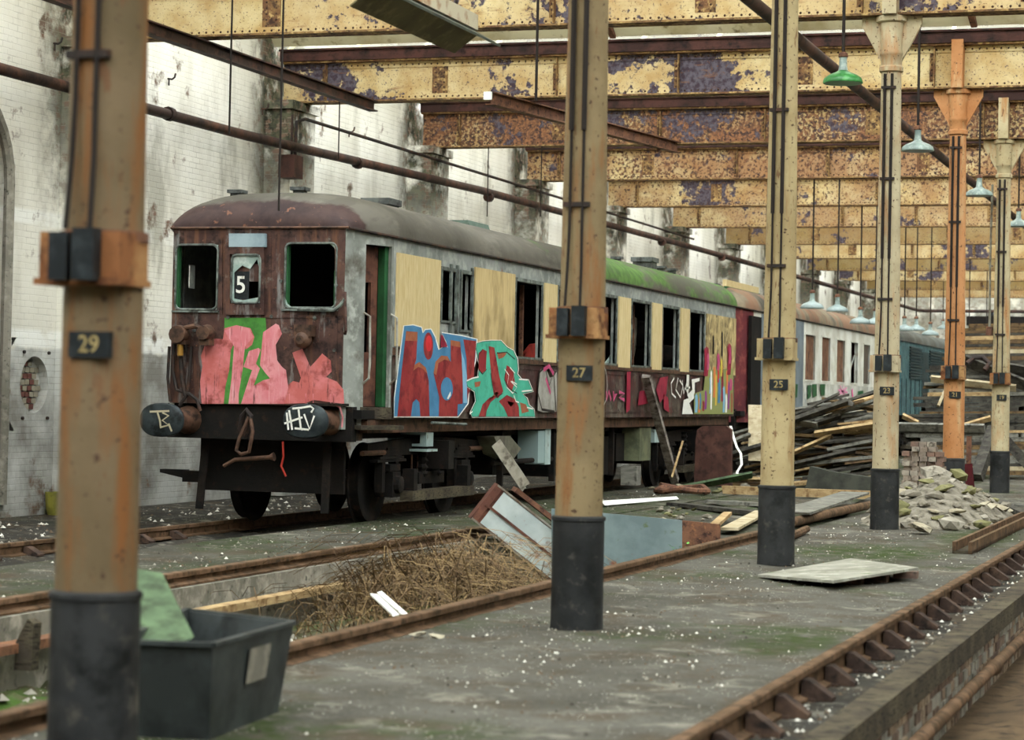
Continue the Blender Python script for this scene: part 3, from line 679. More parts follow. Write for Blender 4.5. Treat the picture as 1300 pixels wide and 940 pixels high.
M['g_brown'] = paint('spray_sienna', 'a8674a', [('94543c', 4, .5, .1)]); M['g_teal'] = paint('spray_teal', '45a88f', [('52b89d', 3, .52, .1), ('399078', 5, .6, .08)])
M['g_bred'] = paint('spray_bright_red', 'cf3038', [('b8262e', 5, .55, .1)]); M['g_black'] = paint('spray_black', '26201f', []); M['g_silver'] = paint('spray_silver', 'a3a19b', [('8a8780', 5, .5, .1)])
M['g_magenta'] = paint('spray_magenta', 'c2567f', [('a93f68', 6, .5, .1)]); M['g_orange'] = paint('spray_orange', 'cf7a48', []); M['g_yellow'] = paint('spray_yellow', 'cdb04a', []); M['g_crimson'] = paint('spray_crimson', '9a2740', [('7e2036', 5, .5, .1)]); M['g_lblue'] = paint('spray_light_blue', '7fb0cf', []); M['g_purple'] = paint('spray_purple', '8a3f86', []); M['g_olive'] = paint('spray_olive', '8a8f58', [])
def roof_mat(name, base, dome=None, moss=True, rustr=0.0):
    t = NT(name); y, z = t.axis('y'), t.axis('z')
    col = t.mix(t.rng(t.noise(1.1, 5), .38, .62), rgb(base), rgb('47443d'))
    col = t.mix(t.rng(t.noise(3, 5, (1,.3,1), 3), .55, .68, 0, .6), col, rgb('77736a'))
    if rustr: col = t.mix(t.rng(t.noise(1.3, 5, (1,1.5,.3), 6), .47, .56, 0, rustr), col, rgb('80604c'))
    if moss:
        m_ = t.math('ADD', t.noise(1.0, 5, (1,.45,1.5), 2), t.rng(y, 26.5, 34.5, -.2, .06))
        col = t.mix(t.rng(m_, .48, .58, 0, .9), col, t.mix(t.rng(t.noise(6, 5), .4, .6), rgb('3d5c28'), rgb('557836')))
        col = t.mix(t.rng(t.noise(2.2, 5, (1,.3,1), 12), .52, .58, 0, .8), col, rgb('514d46'))
    if dome is not None:   # the front dome was painted oxide red, its edge an arc
        ed = t.math('ADD', t.math('SUBTRACT', y, dome), t.math('MULTIPLY', t.math('POWER', t.math('ABSOLUTE', t.math('SUBTRACT', t.axis('x'), XT)), 2.0), -.05))
        f = t.rng(t.math('ADD', ed, t.rng(t.noise(4, 4), .3, .7, -.06, .06)), -.02, .05, 1, 0)
        dc = t.mix(t.rng(t.noise(3, 5), .4, .6), rgb('2e1f1f'), rgb('42302d')); dc = t.mix(t.rng(t.noise(9, 5, None, 4), .62, .68), dc, rgb('704b3a'))
        col = t.mix(f, col, dc)
    t.bump(t.noise(14, 4), .15, .01)
    return t.done(col, .7, spec=.3)
def roof_mesh(y0, y1, dome=True, h=.53):
    b = MB(); st = []; N = 22
    if dome:
        for i in range(11): u = i/10; st.append((y0 + .95*u*u, .04+.96*math.sqrt(max(0, 1-(1-u*u)**2))))
    else: st.append((y0, 1))
    ys = y0+.95
    while ys < y1-.01: ys = min(ys+1.2, y1); st.append((ys, 1))
    for yy, hh in st:
        u = min(1, (yy-y0)/.78); w = (CW + (HW-CW)*u if dome else HW) + .035
        zg = ZG + (.055*(1-u) if dome else 0)
        for k in range(N+1):
            t = math.pi*k/N; c, s_ = math.cos(t), math.sin(t)
            b.v.append((XT - w*math.copysign(abs(c)**.72, c), yy, zg + h*hh*abs(s_)**.9))
    for i in range(len(st)-1):
        for k in range(N):
            a = i*(N+1)+k; b.f.append((a, a+1, a+N+2, a+N+1)); b.m.append(0)
    b.f.append(tuple(range(N, -1, -1))); b.m.append(0)
    b.f.append(tuple((len(st)-1)*(N+1)+k for k in range(N+1))); b.m.append(0)
    return b
def holed(b, mapf, u0, u1, v0, v1, holes, t):
    """panel in (u,v) with rectangular holes; mapf(u,v,depth) -> point; depth 0 outside, t inside"""
    us = sorted({u0, u1, *[h[0] for h in holes], *[h[1] for h in holes]}); vs2 = sorted({v0, v1, *[h[2] for h in holes], *[h[3] for h in holes]})
    us = [u for u in us if u0 <= u <= u1]; vs2 = [v for v in vs2 if v0 <= v <= v1]
    inh = lambda u, v: any(h[0] < u < h[1] and h[2] < v < h[3] for h in holes)
    solid = {}
    for i in range(len(us)-1):
        for j in range(len(vs2)-1): solid[i, j] = not inh((us[i]+us[i+1])/2, (vs2[j]+vs2[j+1])/2)
    for (i, j), s_ in solid.items():
        if not s_: continue
        a, c, e, f = us[i], us[i+1], vs2[j], vs2[j+1]
        b.add([mapf(a,e,0), mapf(c,e,0), mapf(c,f,0), mapf(a,f,0)], [(0,1,2,3)]); b.add([mapf(a,e,t), mapf(c,e,t), mapf(c,f,t), mapf(a,f,t)], [(3,2,1,0)])
        for di, dj, p, q in ((-1,0,(a,e),(a,f)), (1,0,(c,f),(c,e)), (0,-1,(c,e),(a,e)), (0,1,(a,f),(c,f))):
            if not solid.get((i+di, j+dj), False): b.add([mapf(*p,0), mapf(*p,t), mapf(*q,t), mapf(*q,0)], [(0,1,2,3)])
    return b
def coach(label, yf, yb, side_holes, mats, dome_mat, front_holes, far_holes, front=True):
    t = thing('railway_coach', label, 'train', (XT, yf, 0))
    ms, ml, mf, mcorner = mats
    sidef = lambda u, v, d: (XS-d, u, v); farf = lambda u, v, d: (XT-HW+d, u, v)
    ys = yf + .76 if front else yf
    b = MB(); holed(b, sidef, ys, yb, 1.95, ZG+.02, side_holes, .07); b.build('side_panel', ms, t)
    b = MB(); b.box(XS-.06, XS, ys, yb, ZBOT, 1.949); b.build('lower_side', ml, t)
    b = MB(); holed(b, farf, ys, yb, ZBOT, ZG+.02, far_holes, .07); b.build('far_side_panel', ms, t)
    b = MB(); b.box(XT-HW+.08, XS-.08, yb-.07, yb, ZBOT, ZG); b.build('end_panel', mf, t)
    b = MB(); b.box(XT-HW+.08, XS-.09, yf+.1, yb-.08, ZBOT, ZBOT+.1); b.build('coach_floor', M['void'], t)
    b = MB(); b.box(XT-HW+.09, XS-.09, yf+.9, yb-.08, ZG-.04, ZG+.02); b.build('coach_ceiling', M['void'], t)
    roof_mesh(yf-.02, yb, front).build('roof', dome_mat, t, smooth=True)
    g = MB(); pts = ([(XT+CW+.04, yf-.01, ZG+.05)] if front else []) + [(XS+.03, ys, ZG), (XS+.03, yb, ZG)]; g.tube(pts, .018, 6); g.build('gutter_strip', M['iron'], t)
    if front:
        frf = lambda u, v, d: (u, yf+d, v)
        b = MB(); holed(b, frf, XT-CW, XT+CW, 1.36, ZG+.06, front_holes, .06); b.build('cab_front', mf, t)
        MB().tube([(XT-CW-.03, yf-.02, ZG+.055), (XT+CW+.04, yf-.02, ZG+.055)], .014, 6).build('cornice', M['waist'], t)
        MB().box(XT-CW-.05, XT+CW+.1, yf+.06, yf+.2, .96, 1.355).build('buffer_beam', M['black'], t)
    return t
def tl(p, q, d=0.0):  # helper for the tapered cab side
    return None
YF, YB = 23.75, 42.75
def sY(px, py=420): return atx(px, py, XS).y
W1 = [(sY(559), sY(576), 2.42, 3.03), (sY(584), sY(596), 2.33, 3.03), (sY(653), sY(686), ZWB, ZWT), (sY(707), sY(735), ZWB, ZWT)] + [(sY(a), sY(b_), ZWB, ZWT) for a, b_ in ((758, 781), (801, 824), (840, 860), (875, 893))]
def fX(px, py=400): return aty(px, py, YF).x
def fZ(px, py): return aty(px, py, YF).z
FH = [(fX(222), fX(275), fZ(250, 393), fZ(250, 311)), (fX(295), fX(331), fZ(312, 385), fZ(312, 324)), (fX(361), fX(426), fZ(393, 391), fZ(393, 309))]
far_h = [(24.62, 24.78, 2.72, 3.0), (24.62, 24.76, 2.1, 2.4), (33.6, 34.0, 2.55, 2.72)]
M['roof1'] = roof_mat('coach_roof_one', '5f5b53', 23.93)
tr1 = coach('derelict graffitied railway coach with broken cab windows, nearest the camera', YF, YB, W1, (M['letterboard'], M['lower_side'], M['cab_red'], M['cab_grey']), M['roof1'], FH, far_h)
# ---- tapered cab side with the open doorway
A2, B2 = Vector((XT+CW, YF, 0)), Vector((XS, YF+.76, 0))
def taper(px, py=400):     # where a pixel meets the tapered cab side
    d = ray(px, py); n = Vector((B2.y-A2.y, -(B2.x-A2.x), 0)); tt = (A2-CAM).dot(n)/d.dot(n); return CAM + d*tt
D1, D2 = taper(463), taper(496)
nrm = Vector((B2.y-A2.y, -(B2.x-A2.x), 0)).normalized()
def onseg(p, z): return Vector((p.x, p.y, z))
MB().prism([onseg(A2, 1.1), onseg(D1, 1.1), onseg(D1, ZG+.05), onseg(A2, ZG+.06)], -nrm*.05).build('cab_corner_panel', M['cab_grey'], tr1)
MB().prism([onseg(D1, 3.2), onseg(D2, 3.2), onseg(D2, ZG+.04), onseg(D1, ZG+.05)], -nrm*.05).build('door_header', M['cab_grey'], tr1)
MB().prism([onseg(D2, 1.22), onseg(B2, 1.22), onseg(B2, ZG+.03), onseg(D2, ZG+.04)], -nrm*.05).build('door_post', M['cab_grey'], tr1)
A3, B3 = Vector((XT-CW, YF, 0)), Vector((XT-HW, YF+.76, 0)); n3 = Vector((-(B3.y-A3.y), B3.x-A3.x, 0)).normalized()
MB().prism([onseg(A3, 1.1), onseg(B3, 1.1), onseg(B3, ZG+.03), onseg(A3, ZG+.06)], -n3*.05).build('cab_corner_panel', M['cab_grey'], tr1)
dr = Vector((D2.x-D1.x, D2.y-D1.y, 0)); ins = -nrm*.16
door = MB()
def dq(u, v): return onseg(D1, 0) + dr*u + ins + Vector((0, 0, v))
def dmap(u, v, d): return dq(u, v) - nrm*d
holed(door, dmap, -.05, .86, 1.36, 3.2, [(.06, .62, 1.98, 2.78)], .05)
dd = door.build('cab_door', mat('door_brown', '5a3a30', [('704a3c', 3, .52, .1), ('3a2622', 6, .58, .08)], .6), tr1)
MB().prism([dq(.88, 1.36), dq(1.04, 1.36), dq(1.04, 3.2), dq(.88, 3.2)], nrm*.1).build('door_pillar', M['green_paint'], tr1)
MB().prism([dq(-.1, 1.22), dq(1.1, 1.22), dq(1.1, 1.355), dq(-.1, 1.355)], nrm*.17).build('door_step', M['dark_timber'], tr1)
MB().prism([dq(-.4, 1.10), dq(1.25, 1.10), dq(1.25, 1.15), dq(-.4, 1.15)], nrm*.30).build('foot_board', M['dark_timber'], tr1)
chrome = mat('handrail_metal', 'b9b7ae', [('8a8378', 6, .55, .1)], .4, .4)
for u, off in ((-.02, .0), (1.02, .0)):
    p = onseg(D1, 0) + dr*u; o_ = nrm*.09
    MB().tube([p+Vector((0,0,2.42)), p+o_+Vector((0,0,2.38)), p+o_*1.15+Vector((0,0,1.85)), p+o_+Vector((0,0,1.68)), p+Vector((0,0,1.62))], .014, 6).build('handrail', chrome, tr1, smooth=True)

# ---- cab front details
Yd = YF - .004
def fp(px, py, off=.0): return aty(px, py, YF-off)
# centre raised window panel
def frame_rect(name, px0, px1, py0, py1, hx0, hx1, hy0, hy1, m, off=.05, par=tr1):
    b = MB(); pts = [fp(px0, py1), fp(px1, py1), fp(px1, py0), fp(px0, py0)]; h = [fp(hx0, hy1), fp(hx1, hy1), fp(hx1, hy0), fp(hx0, hy0)]
    e = Vector((0, -off, 0))
    for i in range(4):
        j = (i+1) % 4; b.prism([pts[i], pts[j], h[j], h[i]], e)
    return b.build(name, m, par)
cpan = frame_rect('centre_panel', 288, 337, 299, 400, 294, 332, 323, 386, M['cab_red'], .045)
def rrect(cx0, cx1, cz0, cz1, y, r=.06, n=4):
    out = []
    for (x, z, a0) in ((cx1-r, cz0+r, -90), (cx1-r, cz1-r, 0), (cx0+r, cz1-r, 90), (cx0+r, cz0+r, 180)):
        for i in range(n+1): a = math.radians(a0+90*i/n); out.append((x+r*math.cos(a), y, z+r*math.sin(a)))
    return out
for i, h in enumerate(FH):
    yy = YF - (.05 if i == 1 else .006)
    loop = rrect(h[0], h[1], h[2], h[3], yy); MB().tube(loop+[loop[0]], .013, 6).build('window_rim', M['win_edge'], tr1, smooth=True)
    # shards of glass left in the corners
    shard = NT('broken_glass'); shard.b.inputs['Transmission Weight'].default_value = 0; 
    g = mat('glass_shard', '93a8a2', [('c3cfc9', 8, .55, .1)], .15, spec=.6) if i == 0 else M.get('shard')
    M['shard'] = g
    for (x, z, sx, sz) in ((h[0], h[2], 1, 1), (h[1], h[2], -1, 1), (h[1], h[3], -1, -1)):
        a = random.uniform(.07, .12); c = random.uniform(.06, .13)
        MB().prism([(x, yy+.01, z), (x+sx*a, yy+.01, z), (x+sx*a*.35, yy+.01, z+sz*c*.4), (x, yy+.01, z+sz*c)], (0, .006, 0)).build('glass_shard', g, tr1)
    if i != 1: MB().box(h[0]-.03, h[1]+.03, YF-.03, YF, h[2]-.035, h[2]-.015).build('window_sill', M['win_edge'], tr1)
for i in (0, 2):
    h = FH[i]; MB().box(h[0]-.0, h[0]+.028, YF+.01, YF+.08, h[2], h[3]).build('green_window_post', M['green_paint'], tr1)
MB().box(FH[2][1]-.07, FH[2][1]-.03, YF+.1, YF+.2, FH[2][2], FH[2][3]-.3).build('green_window_post', M['green_paint'], tr1)
# broken centre pane with painted 5
h = FH[1]; cp = MB(); cz = h[2]
y_ = YF-.03
cp.prism([(h[0], y_, h[2]), (h[0]+.03, y_, h[2]), (h[0]+.025, y_, h[3]-.2), (h[0]+.12, y_, h[3]-.12), (h[0]+.22, y_, h[3]-.16), (h[1]-.05, y_, h[3]-.05), (h[1], y_, h[3]-.2), (h[1], y_, h[3]), (h[0], y_, h[3])], (0, .006, 0))
cp.prism([(h[0]+.03, y_, h[2]), (h[1], y_, h[2]), (h[1], y_, h[2]+.07), (h[0]+.14, y_, h[2]+.03), (h[0]+.03, y_, h[2]+.05)], (0, .006, 0))
cp.build('broken_pane', M['shard'], tr1)
MB().box(h[0]+.02, h[0]+.2, YF-.005, YF+.004, h[2]+.04, h[2]+.36).build('number_board', M['bakelite'], tr1)
n5 = text_mesh('5', .27, 'cab_number', M['white_paint'], tr1, (h[0]+.1-XT, -.012, h[2]+.2), (math.pi/2, 0, 0))
MB().box(h[0]+.05, h[1]-.02, YF+.0, YF+.01, h[3]-.3, h[3]-.1).build('inner_board', M['cab_red'], tr1)
lb = MB(); P = [fp(293, 314), fp(339, 314), fp(339, 297), fp(293, 297)]; lb.prism(P, (0, -.052, 0)); lb.build('route_blind', mat('route_blind_glass', '98aab3', [('7f939d', 3, .5, .1)], .3, spec=.5), tr1)
# cab interior: bulkhead with brown door, seen through the windows
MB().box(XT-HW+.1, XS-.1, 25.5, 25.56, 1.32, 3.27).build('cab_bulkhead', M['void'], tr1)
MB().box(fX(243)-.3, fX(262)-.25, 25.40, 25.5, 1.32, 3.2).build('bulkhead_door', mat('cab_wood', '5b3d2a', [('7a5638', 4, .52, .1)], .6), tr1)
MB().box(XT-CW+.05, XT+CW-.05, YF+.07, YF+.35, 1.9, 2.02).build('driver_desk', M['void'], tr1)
# jumper boxes, hoses, lamp bracket, wiper pipe
jb1 = MB(); c = fp(231, 424, .1)
jb1.lathe([(.10, -.1), (.11, 0), (.09, .1), (.05, .14)], 12, fp(229, 425, .10), 'y'); jb1.lathe([(.08, -.12), (.1, 0), (.06, .1)], 12, fp(263, 423, .10), 'y'); jb1.tube([fp(229, 418, .12), fp(248, 414, .14), fp(263, 420, .12)], .03, 8); jb1.cbox(fp(231, 432, .09), .14, .14, .1); jb1.cbox(fp(262, 432, .1), .13, .14, .12)
jb1.build('jumper_sockets', M['waist'], tr1, smooth=True)
MB().tube([fp(229, 436, .12), fp(229, 452, .13)], .035, 8).build('yellow_hose_cap', mat('yellow_cap', '8f6a2a', (), .6), tr1)
for pts, r in (([(221, 436), (219, 470), (224, 495), (240, 500), (250, 508), (254, 522)], .022), ([(243, 440), (241, 470), (238, 500), (228, 515)], .02), ([(229, 452), (231, 480), (235, 503)], .028), ([(215, 440), (213, 480), (216, 510)], .018)):
    MB().tube([fp(x, y, .07) for x, y in pts], r, 7).build('hose', M['iron'], tr1, smooth=True)
jb2 = MB(); jb2.cbox(fp(387, 420, .08), .2, .16, .13); jb2.lathe([(.05, -.1), (.09, -.06), (.1, .02), (.07, .08)], 12, fp(385, 432, .1), 'y'); jb2.build('jumper_socket_box', M['waist'], tr1, smooth=True)
MB().tube([fp(378, 393, .05), fp(424, 394, .07), fp(432, 388, .07), fp(438, 380, .07)], .022, 6).build('grab_pipe', M['win_edge'], tr1, smooth=True)
MB().tube([fp(438, 371, .05), fp(438, 382, .07), fp(439, 420, .06), fp(438, 424, .02)], .02, 6).build('corner_handrail', M['cab_red'], tr1, smooth=True)
for px, py in ((290, 403), (345, 402), (400, 404), (425, 445), (247, 420), (357, 357), (427, 362)):
    MB().lathe([(.02, -.02), (.02, .0)], 8, fp(px, py, .0), 'y').build('bolt', M['win_edge'], tr1)
# riveted panel joints on the cab front
for (x0, y0_, x1, y1_) in ((280, 402, 437, 402), (281, 300, 281, 400), (343, 300, 343, 400), (427, 300, 427, 512)):
    p, q = fp(x0, y0_, .004), fp(x1, y1_, .004); MB().bar(p, q, .03, .012, (0, 1, 0)).build('panel_joint', M['cab_red'], tr1)
# buffers
def buffer(px, py, label, strokes):
    Y = 23.12; c = aty(px, py, Y)
    b = MB(); n = 28
    def ring(s_, y): return [(c.x+.27*s_*math.copysign(abs(math.cos(2*math.pi*i/n))**.8, math.cos(2*math.pi*i/n)), y, c.z+.19*s_*math.copysign(abs(math.sin(2*math.pi*i/n))**.9, math.sin(2*math.pi*i/n))) for i in range(n)]
    rings = [ring(.5, Y-.022), ring(.93, Y-.006), ring(1, Y+.012), ring(1, Y+.04), ring(.9, Y+.05)]
    v = [p for r_ in rings for p in r_]; f = [tuple(range(n))[::-1]]
    for k in range(4):
        for i in range(n): f.append((k*n+i, k*n+(i+1) % n, (k+1)*n+(i+1) % n, (k+1)*n+i))
    f.append(tuple(4*n+i for i in range(n))); b.add(v, [tuple(reversed(q)) for q in f])
    o = b.build('buffer', mat('buffer_steel', '272d30', [('3a4245', 3, .52, .1), ('171a1b', 6, .57, .08)], .5, .3), tr1, smooth=True)
    o['label'] = label
    MB().tube([(c.x, Y+.04, c.z), (c.x, 23.55, c.z)], .075, 12).build('buffer_shank', M['iron'], o, smooth=True)
    MB().tube([(c.x, 23.45, c.z), (c.x, 23.6, c.z), (c.x, 23.82, c.z)], [.11, .12, .17], 14).build('buffer_housing', M['waist'], o, smooth=True)
    s = MB()
    for st in strokes: s.strip([aty(x, y, Y-.03) for x, y in st], .022, (0, -1, 0))
    s.build('chalk_tag', mat('chalk_tan', 'b3a98f', ()) if px < 300 else M['white_paint'], o)
buffer(204.5, 533.5, 'left buffer with pale scrawl', [[(190, 523), (215, 522)], [(200, 524), (203, 534), (204, 543)], [(206, 524), (214, 528), (206, 534), (214, 540), (203, 543)], [(214, 538), (218, 548)]])
buffer(387, 535, 'right buffer with white letters', [[(364, 524), (366, 546)], [(367, 521), (371, 546)], [(361, 538), (384, 530)], [(371, 519), (382, 518), (394, 516), (398, 519), (395, 524)], [(379, 520), (382, 545), (384, 546)], [(386, 526), (393, 545), (399, 528)], [(374, 544), (392, 546)]])
# draw hook and screw coupling
c = fp(312, 530, .12); cpl = MB()
def loop3(pts, r): return MB().tube([aty(x, y, Y) for x, y, Y in pts], r, 8)
loop3([(311, 555, 23.5), (305, 545, 23.48), (308, 528, 23.45), (313, 521, 23.42), (318, 528, 23.45), (316, 545, 23.48), (311, 555, 23.5)], .032).build('draw_hook', M['iron'], tr1, smooth=True)
loop3([(316, 530, 23.4), (304, 556, 23.38), (300, 572, 23.38), (306, 577, 23.38), (316, 574, 23.38), (321, 548, 23.38), (318, 532, 23.4)], .022).build('coupling_link', M['waist'], tr1, smooth=True)
MB().tube([fp(284, 592, .3), fp(298, 584, .3), fp(342, 581, .3), fp(348, 580, .3)], [.02, .022, .025, .05], 8).build('coupling_screw', M['waist'], tr1, smooth=True)
MB().tube([fp(359, 561, .15), fp(360, 580, .15), fp(357, 592, .15), fp(363, 605, .15)], .012, 6).build('red_cord', mat('red_cord', 'a83428', (), .7), tr1)
MB().strip([fp(424, 513, .14), fp(432, 518, .14), fp(435, 530, .12), fp(434, 543, .12)], .02, (0, -1, 0)).build('pink_drip', M['pink'], tr1)
MB().box(XT+.72, XT+CW+.06, YF-.16, YF+.06, 1.36, 1.39).build('buffer_top_plate', M['under'], tr1)
# underframe
MB().box(XS-.2, XS-.1, YF+.3, YB, 1.06, 1.215).build('solebar', M['waist'], tr1); MB().box(XT-HW+.1, XT-HW+.2, YF+.3, YB, 1.06, 1.215).build('solebar', M['waist'], tr1)
MB().box(XT-.9, XT+.9, YF+.4, YB-.1, .98, 1.2).build('underframe', M['black'], tr1)
MB().prism([(XT+.7, YF+.2, .97), (XT+1.12, YF+.2, .97), (XT+1.12, YF+.2, 1.36), (XT+.7, YF+.2, 1.36)], (0, .3, 0)).build('corner_bracket', M['waist'], tr1)
MB().tube([aty(462, 541, 24.2), aty(499, 535, 25.1)], .02, 6).build('step_edge', M['railrust'], tr1)
rodp = MB().tube([atx(548, 537, XS+.02), atx(592, 539, XS+.02)], .018, 6); rodp.build('white_conduit', M['win_edge'], tr1)
def bogie(y1, y2, tr1=tr1):
    yc = (y1+y2)/2; zr = -.02; zc = zr+.46
    for y in (y1, y2):
        for s in (-1, 1):
            x = XT + s*.755
            b = MB(); b.lathe([(.46, -.065), (.46, .045), (.49, .05), (.49, .072), (.42, .072), (.40, .03), (.14, .02), (.12, .05), (.10, .05), (.10, -.08), (.38, -.05), (.40, -.065)][::-1] if s < 0 else [(.10, .08), (.14, .06), (.38, .05), (.40, .065), (.46, .065), (.46, -.045), (.49, -.05), (.49, -.072), (.42, -.072), (.10, -.04)], 28, (x, y, zc), 'x')
            b.build('wheel', M['under'], tr1, smooth=True)
        MB().tube([(XT-.95, y, zc), (XT+.95, y, zc)], .07, 10).build('axle', M['black'], tr1)
        b = MB(); x = XT+1.02; b.cbox((x, y, zc), .22, .26, .3); b.lathe([(.11, 0), (.1, .06), (.05, .08)], 12, (x+.11, y, zc), 'x'); b.cbox((x, y, zc+.2), .18, .34, .08); b.build('axlebox', M['under'], tr1)
        b = MB()
        for i in range(5): b.cbox((x, y, zc+.28+i*.035), .1, .95-.16*i, .03)
        b.build('leaf_spring', M['under'], tr1)
    for s in (-1, 1):
        x = XT + s*1.0; b = MB()
        b.prism([(x-.05, y1-.75, .78), (x-.05, y2+.75, .78), (x-.05, y2+.75, .92), (x-.05, yc+.6, .98), (x-.05, yc-.6, .98), (x-.05, y1-.75, .92)], (.1, 0, 0))
        for y in (y1, y2):
            for d in (-.22, .22): b.box(x-.05, x+.05, y+d-.05, y+d+.05, .35, .8)
        b.build('bogie_frame', M['under'], tr1)
    x = XT+1.06
    MB().box(x-.05, x+.05, yc-.45, yc+.45, .42, .56).build('spring_plank', M['under'], tr1)
    for d in (-.25, .25): MB().tube([(x, yc+d, .5+.02*i*2) for i in range(12)], [.09 if i % 2 else .06 for i in range(12)], 10).build('coil_spring', M['under'], tr1)
    MB().box(x+.06, x+.22, y1+.15, y2-.15, .24, .36).build('shoe_beam', M['dark_timber'], tr1)
    for y in (y1+.3, y2-.3): MB().box(x+.05, x+.2, y-.06, y+.06, .3, .62).build('shoe_bracket', M['under'], tr1)
    MB().box(x-.3, x+.3, yc-.1, yc+.1, .6, .95).build('bolster', M['black'], tr1)
    for y in (y1-.6, y2+.6): MB().tube([(x, y-.35, .82), (x, y+.35, .82)], .03, 8).build('brake_rod', M['waist'], tr1)
bogie(25.35, 27.9); bogie(38.9, 41.4)
# lifeguards and collector shoe at the front
for s in (-1, 1): MB().bar((XT+s*.76, YF+.35, .95), (XT+s*.78, YF+.25, .14), .09, .03, (0,1,0)).build('lifeguard', M['under'], tr1)
sh_ = MB(); sh_.box(XT-1.3, XT-.8, 24.6, 24.8, .42, .55); sh_.prism([(XT-1.62, 24.65, .52), (XT-1.3, 24.65, .46), (XT-1.3, 24.65, .56), (XT-1.62, 24.65, .56)], (0, .14, 0)); sh_.build('collector_shoe', M['black'], tr1)
MB().box(XT-.9, XT+.9, YF+.5, YF+.56, .35, .98).build('front_apron', M['black'], tr1)
def ubox(px0, px1, py0, py1, X, depth, name, m, lab=None):
    a, b_ = atx(px0, (py0+py1)/2, X).y, atx(px1, (py0+py1)/2, X).y; z0, z1 = atx((px0+px1)/2, py1, X).z, atx((px0+px1)/2, py0, X).z
    o = MB().box(X-depth, X, a, b_, z0, z1).build(name, m, tr1)
    if lab: o['label'] = lab
    return o
pale = mat('pale_equipment', 'a9bcbc', [('8fa3a3', 3, .55, .1), ('6b6a60', 6, .64, .06)], .5)
fb = MB(); a, b_ = sY(553, 557), sY(577, 557); zz0, zz1 = .88, 1.05
X_ = XS-.12
holed(fb, lambda u, v, d: (u, a+.0+d, v), X_-.5, X_, zz0, zz1, [(X_-.38, X_-.08, zz0+.03, zz1-.03)], .25); fb.build('equipment_box', pale, tr1, )['label'] = 'pale open-fronted box under the coach'
MB().box(X_-.5, X_+.04, a-.08, a+.3, zz0-.06, zz0-.03).build('box_tray', pale, tr1)
for yy in (a+.05, a+.25): MB().tube([(X_-.2, yy, zz0-.06), (X_-.2, yy, .5)], .012, 6).build('cable', M['waist'], tr1)
ubox(683, 692, 547, 588, XS-.14, .3, 'equipment_locker', mat('pale_grey_side', '8fa3a3', ())); ubox(692, 699, 544, 590, XS-.13, .3, 'equipment_locker', pale, 'pale upright cabinet under the coach')
ubox(812, 826, 543, 585, XS-.14, .3, 'equipment_locker', mat('dull_cream_locker', '7f8468', [('5e6350', 4, .5, .1)], .6)); ubox(831, 842, 545, 562, XS-.16, .3, 'equipment_locker', pale)
hp = MB(); y1_, y2_ = sY(632, 560), sY(666, 575); hp.prism([(XS-.3, y1_, .98), (XS-.3, y2_-.5, .98), (XS-.3, y2_, .80), (XS-.3, y2_-.35, .66), (XS-.3, y1_+.3, .74)], (.25, 0, 0)); hp.build('sand_hopper', mat('hopper_grey', '6a685c', [('4f4c42', 4, .5, .1)], .7), tr1)
for y, w_, zt_, zb_ in ((29.3, .8, .98, .45), (31.9, 1.6, .95, .35), (34.2, 1.2, .9, .3), (35.6, .5, .95, .5), (37.2, .7, .98, .6)):
    MB().box(XT-.5, XS-.35, y, y+w_, zb_, zt_).build('equipment_case', M['black'], tr1)
MB().tube([(XS-.22, 28.9, .62), (XS-.22, 33.5, .62)], .035, 8).build('air_pipe', M['under'], tr1)
for y in (29.2, 31.6, 34.8, 37.6): MB().box(XS-.26, XS-.18, y, y+.06, .3, 1.06).build('truss_post', M['under'], tr1)

# ---- side details
MB().box(XS-.005, XS+.03, YF+.78, YB, 1.955, 2.0).build('waist_rail', M['waist'], tr1); MB().box(XS-.005, XS+.018, YF+.78, YB, 2.0, 2.045).build('waist_band', M['waist'], tr1)
for y0_, y1_, z0_, z1_ in W1:
    b = MB()
    for q in ((y0_-.045, y0_, z0_-.03, z1_+.045), (y1_, y1_+.045, z0_-.03, z1_+.045), (y0_, y1_, z1_, z1_+.045), (y0_, y1_, z0_-.03, z0_)): b.box(XS-.03, XS+.022, *q)
    b.build('window_frame', M['win_edge'], tr1)
for y0_, y1_, z0_, z1_ in W1[2:]:
    MB().box(XS-.3, XS-.25, y1_-.04, y1_+.02, z0_, z1_).build('inner_post', M['rust'], tr1)
ref = sY
for i, (a, b_, zlo) in enumerate(((501, 556, 2.06), (600, 651, 2.06), (689, 705, 1.97), (738, 752, 1.97), (784, 799, 1.98), (827, 839, 1.98), (863, 874, 1.98))):
    MB().box(XS, XS+.024, sY(a), sY(b_), zlo, 3.14 if i < 2 else 3.1).build('cream_panel', M['ply_burnt'] if i == 1 else M['ply'], tr1)
MB().box(XS, XS+.024, sY(896), YB-.03, 1.96, 3.08).build('cream_panel', paint('cream_peeling', 'b7a373', [('8f7d58', 2, .5, .1), ('4a4236', 4, .58, .06, (2,2,.6)), ('d5c08a', 6, .6, .08)], .75), tr1)
for px in (570, 578, 597): MB().box(XS, XS+.028, sY(px)-.03, sY(px)+.03, 2.1, 3.12).build('door_stile', M['win_edge'], tr1)
for px in (540, 618, 640, 720, 770, 850): MB().box(XS, XS+.006, sY(px), sY(px)+.025, ZBOT, 1.95).build('panel_joint', M['waist'], tr1)
for py, z in ((0, 1.3), (0, 1.88)): MB().box(XS, XS+.012, YF+.9, YB, z, z+.02).build('beading', M['lower_side'], tr1)
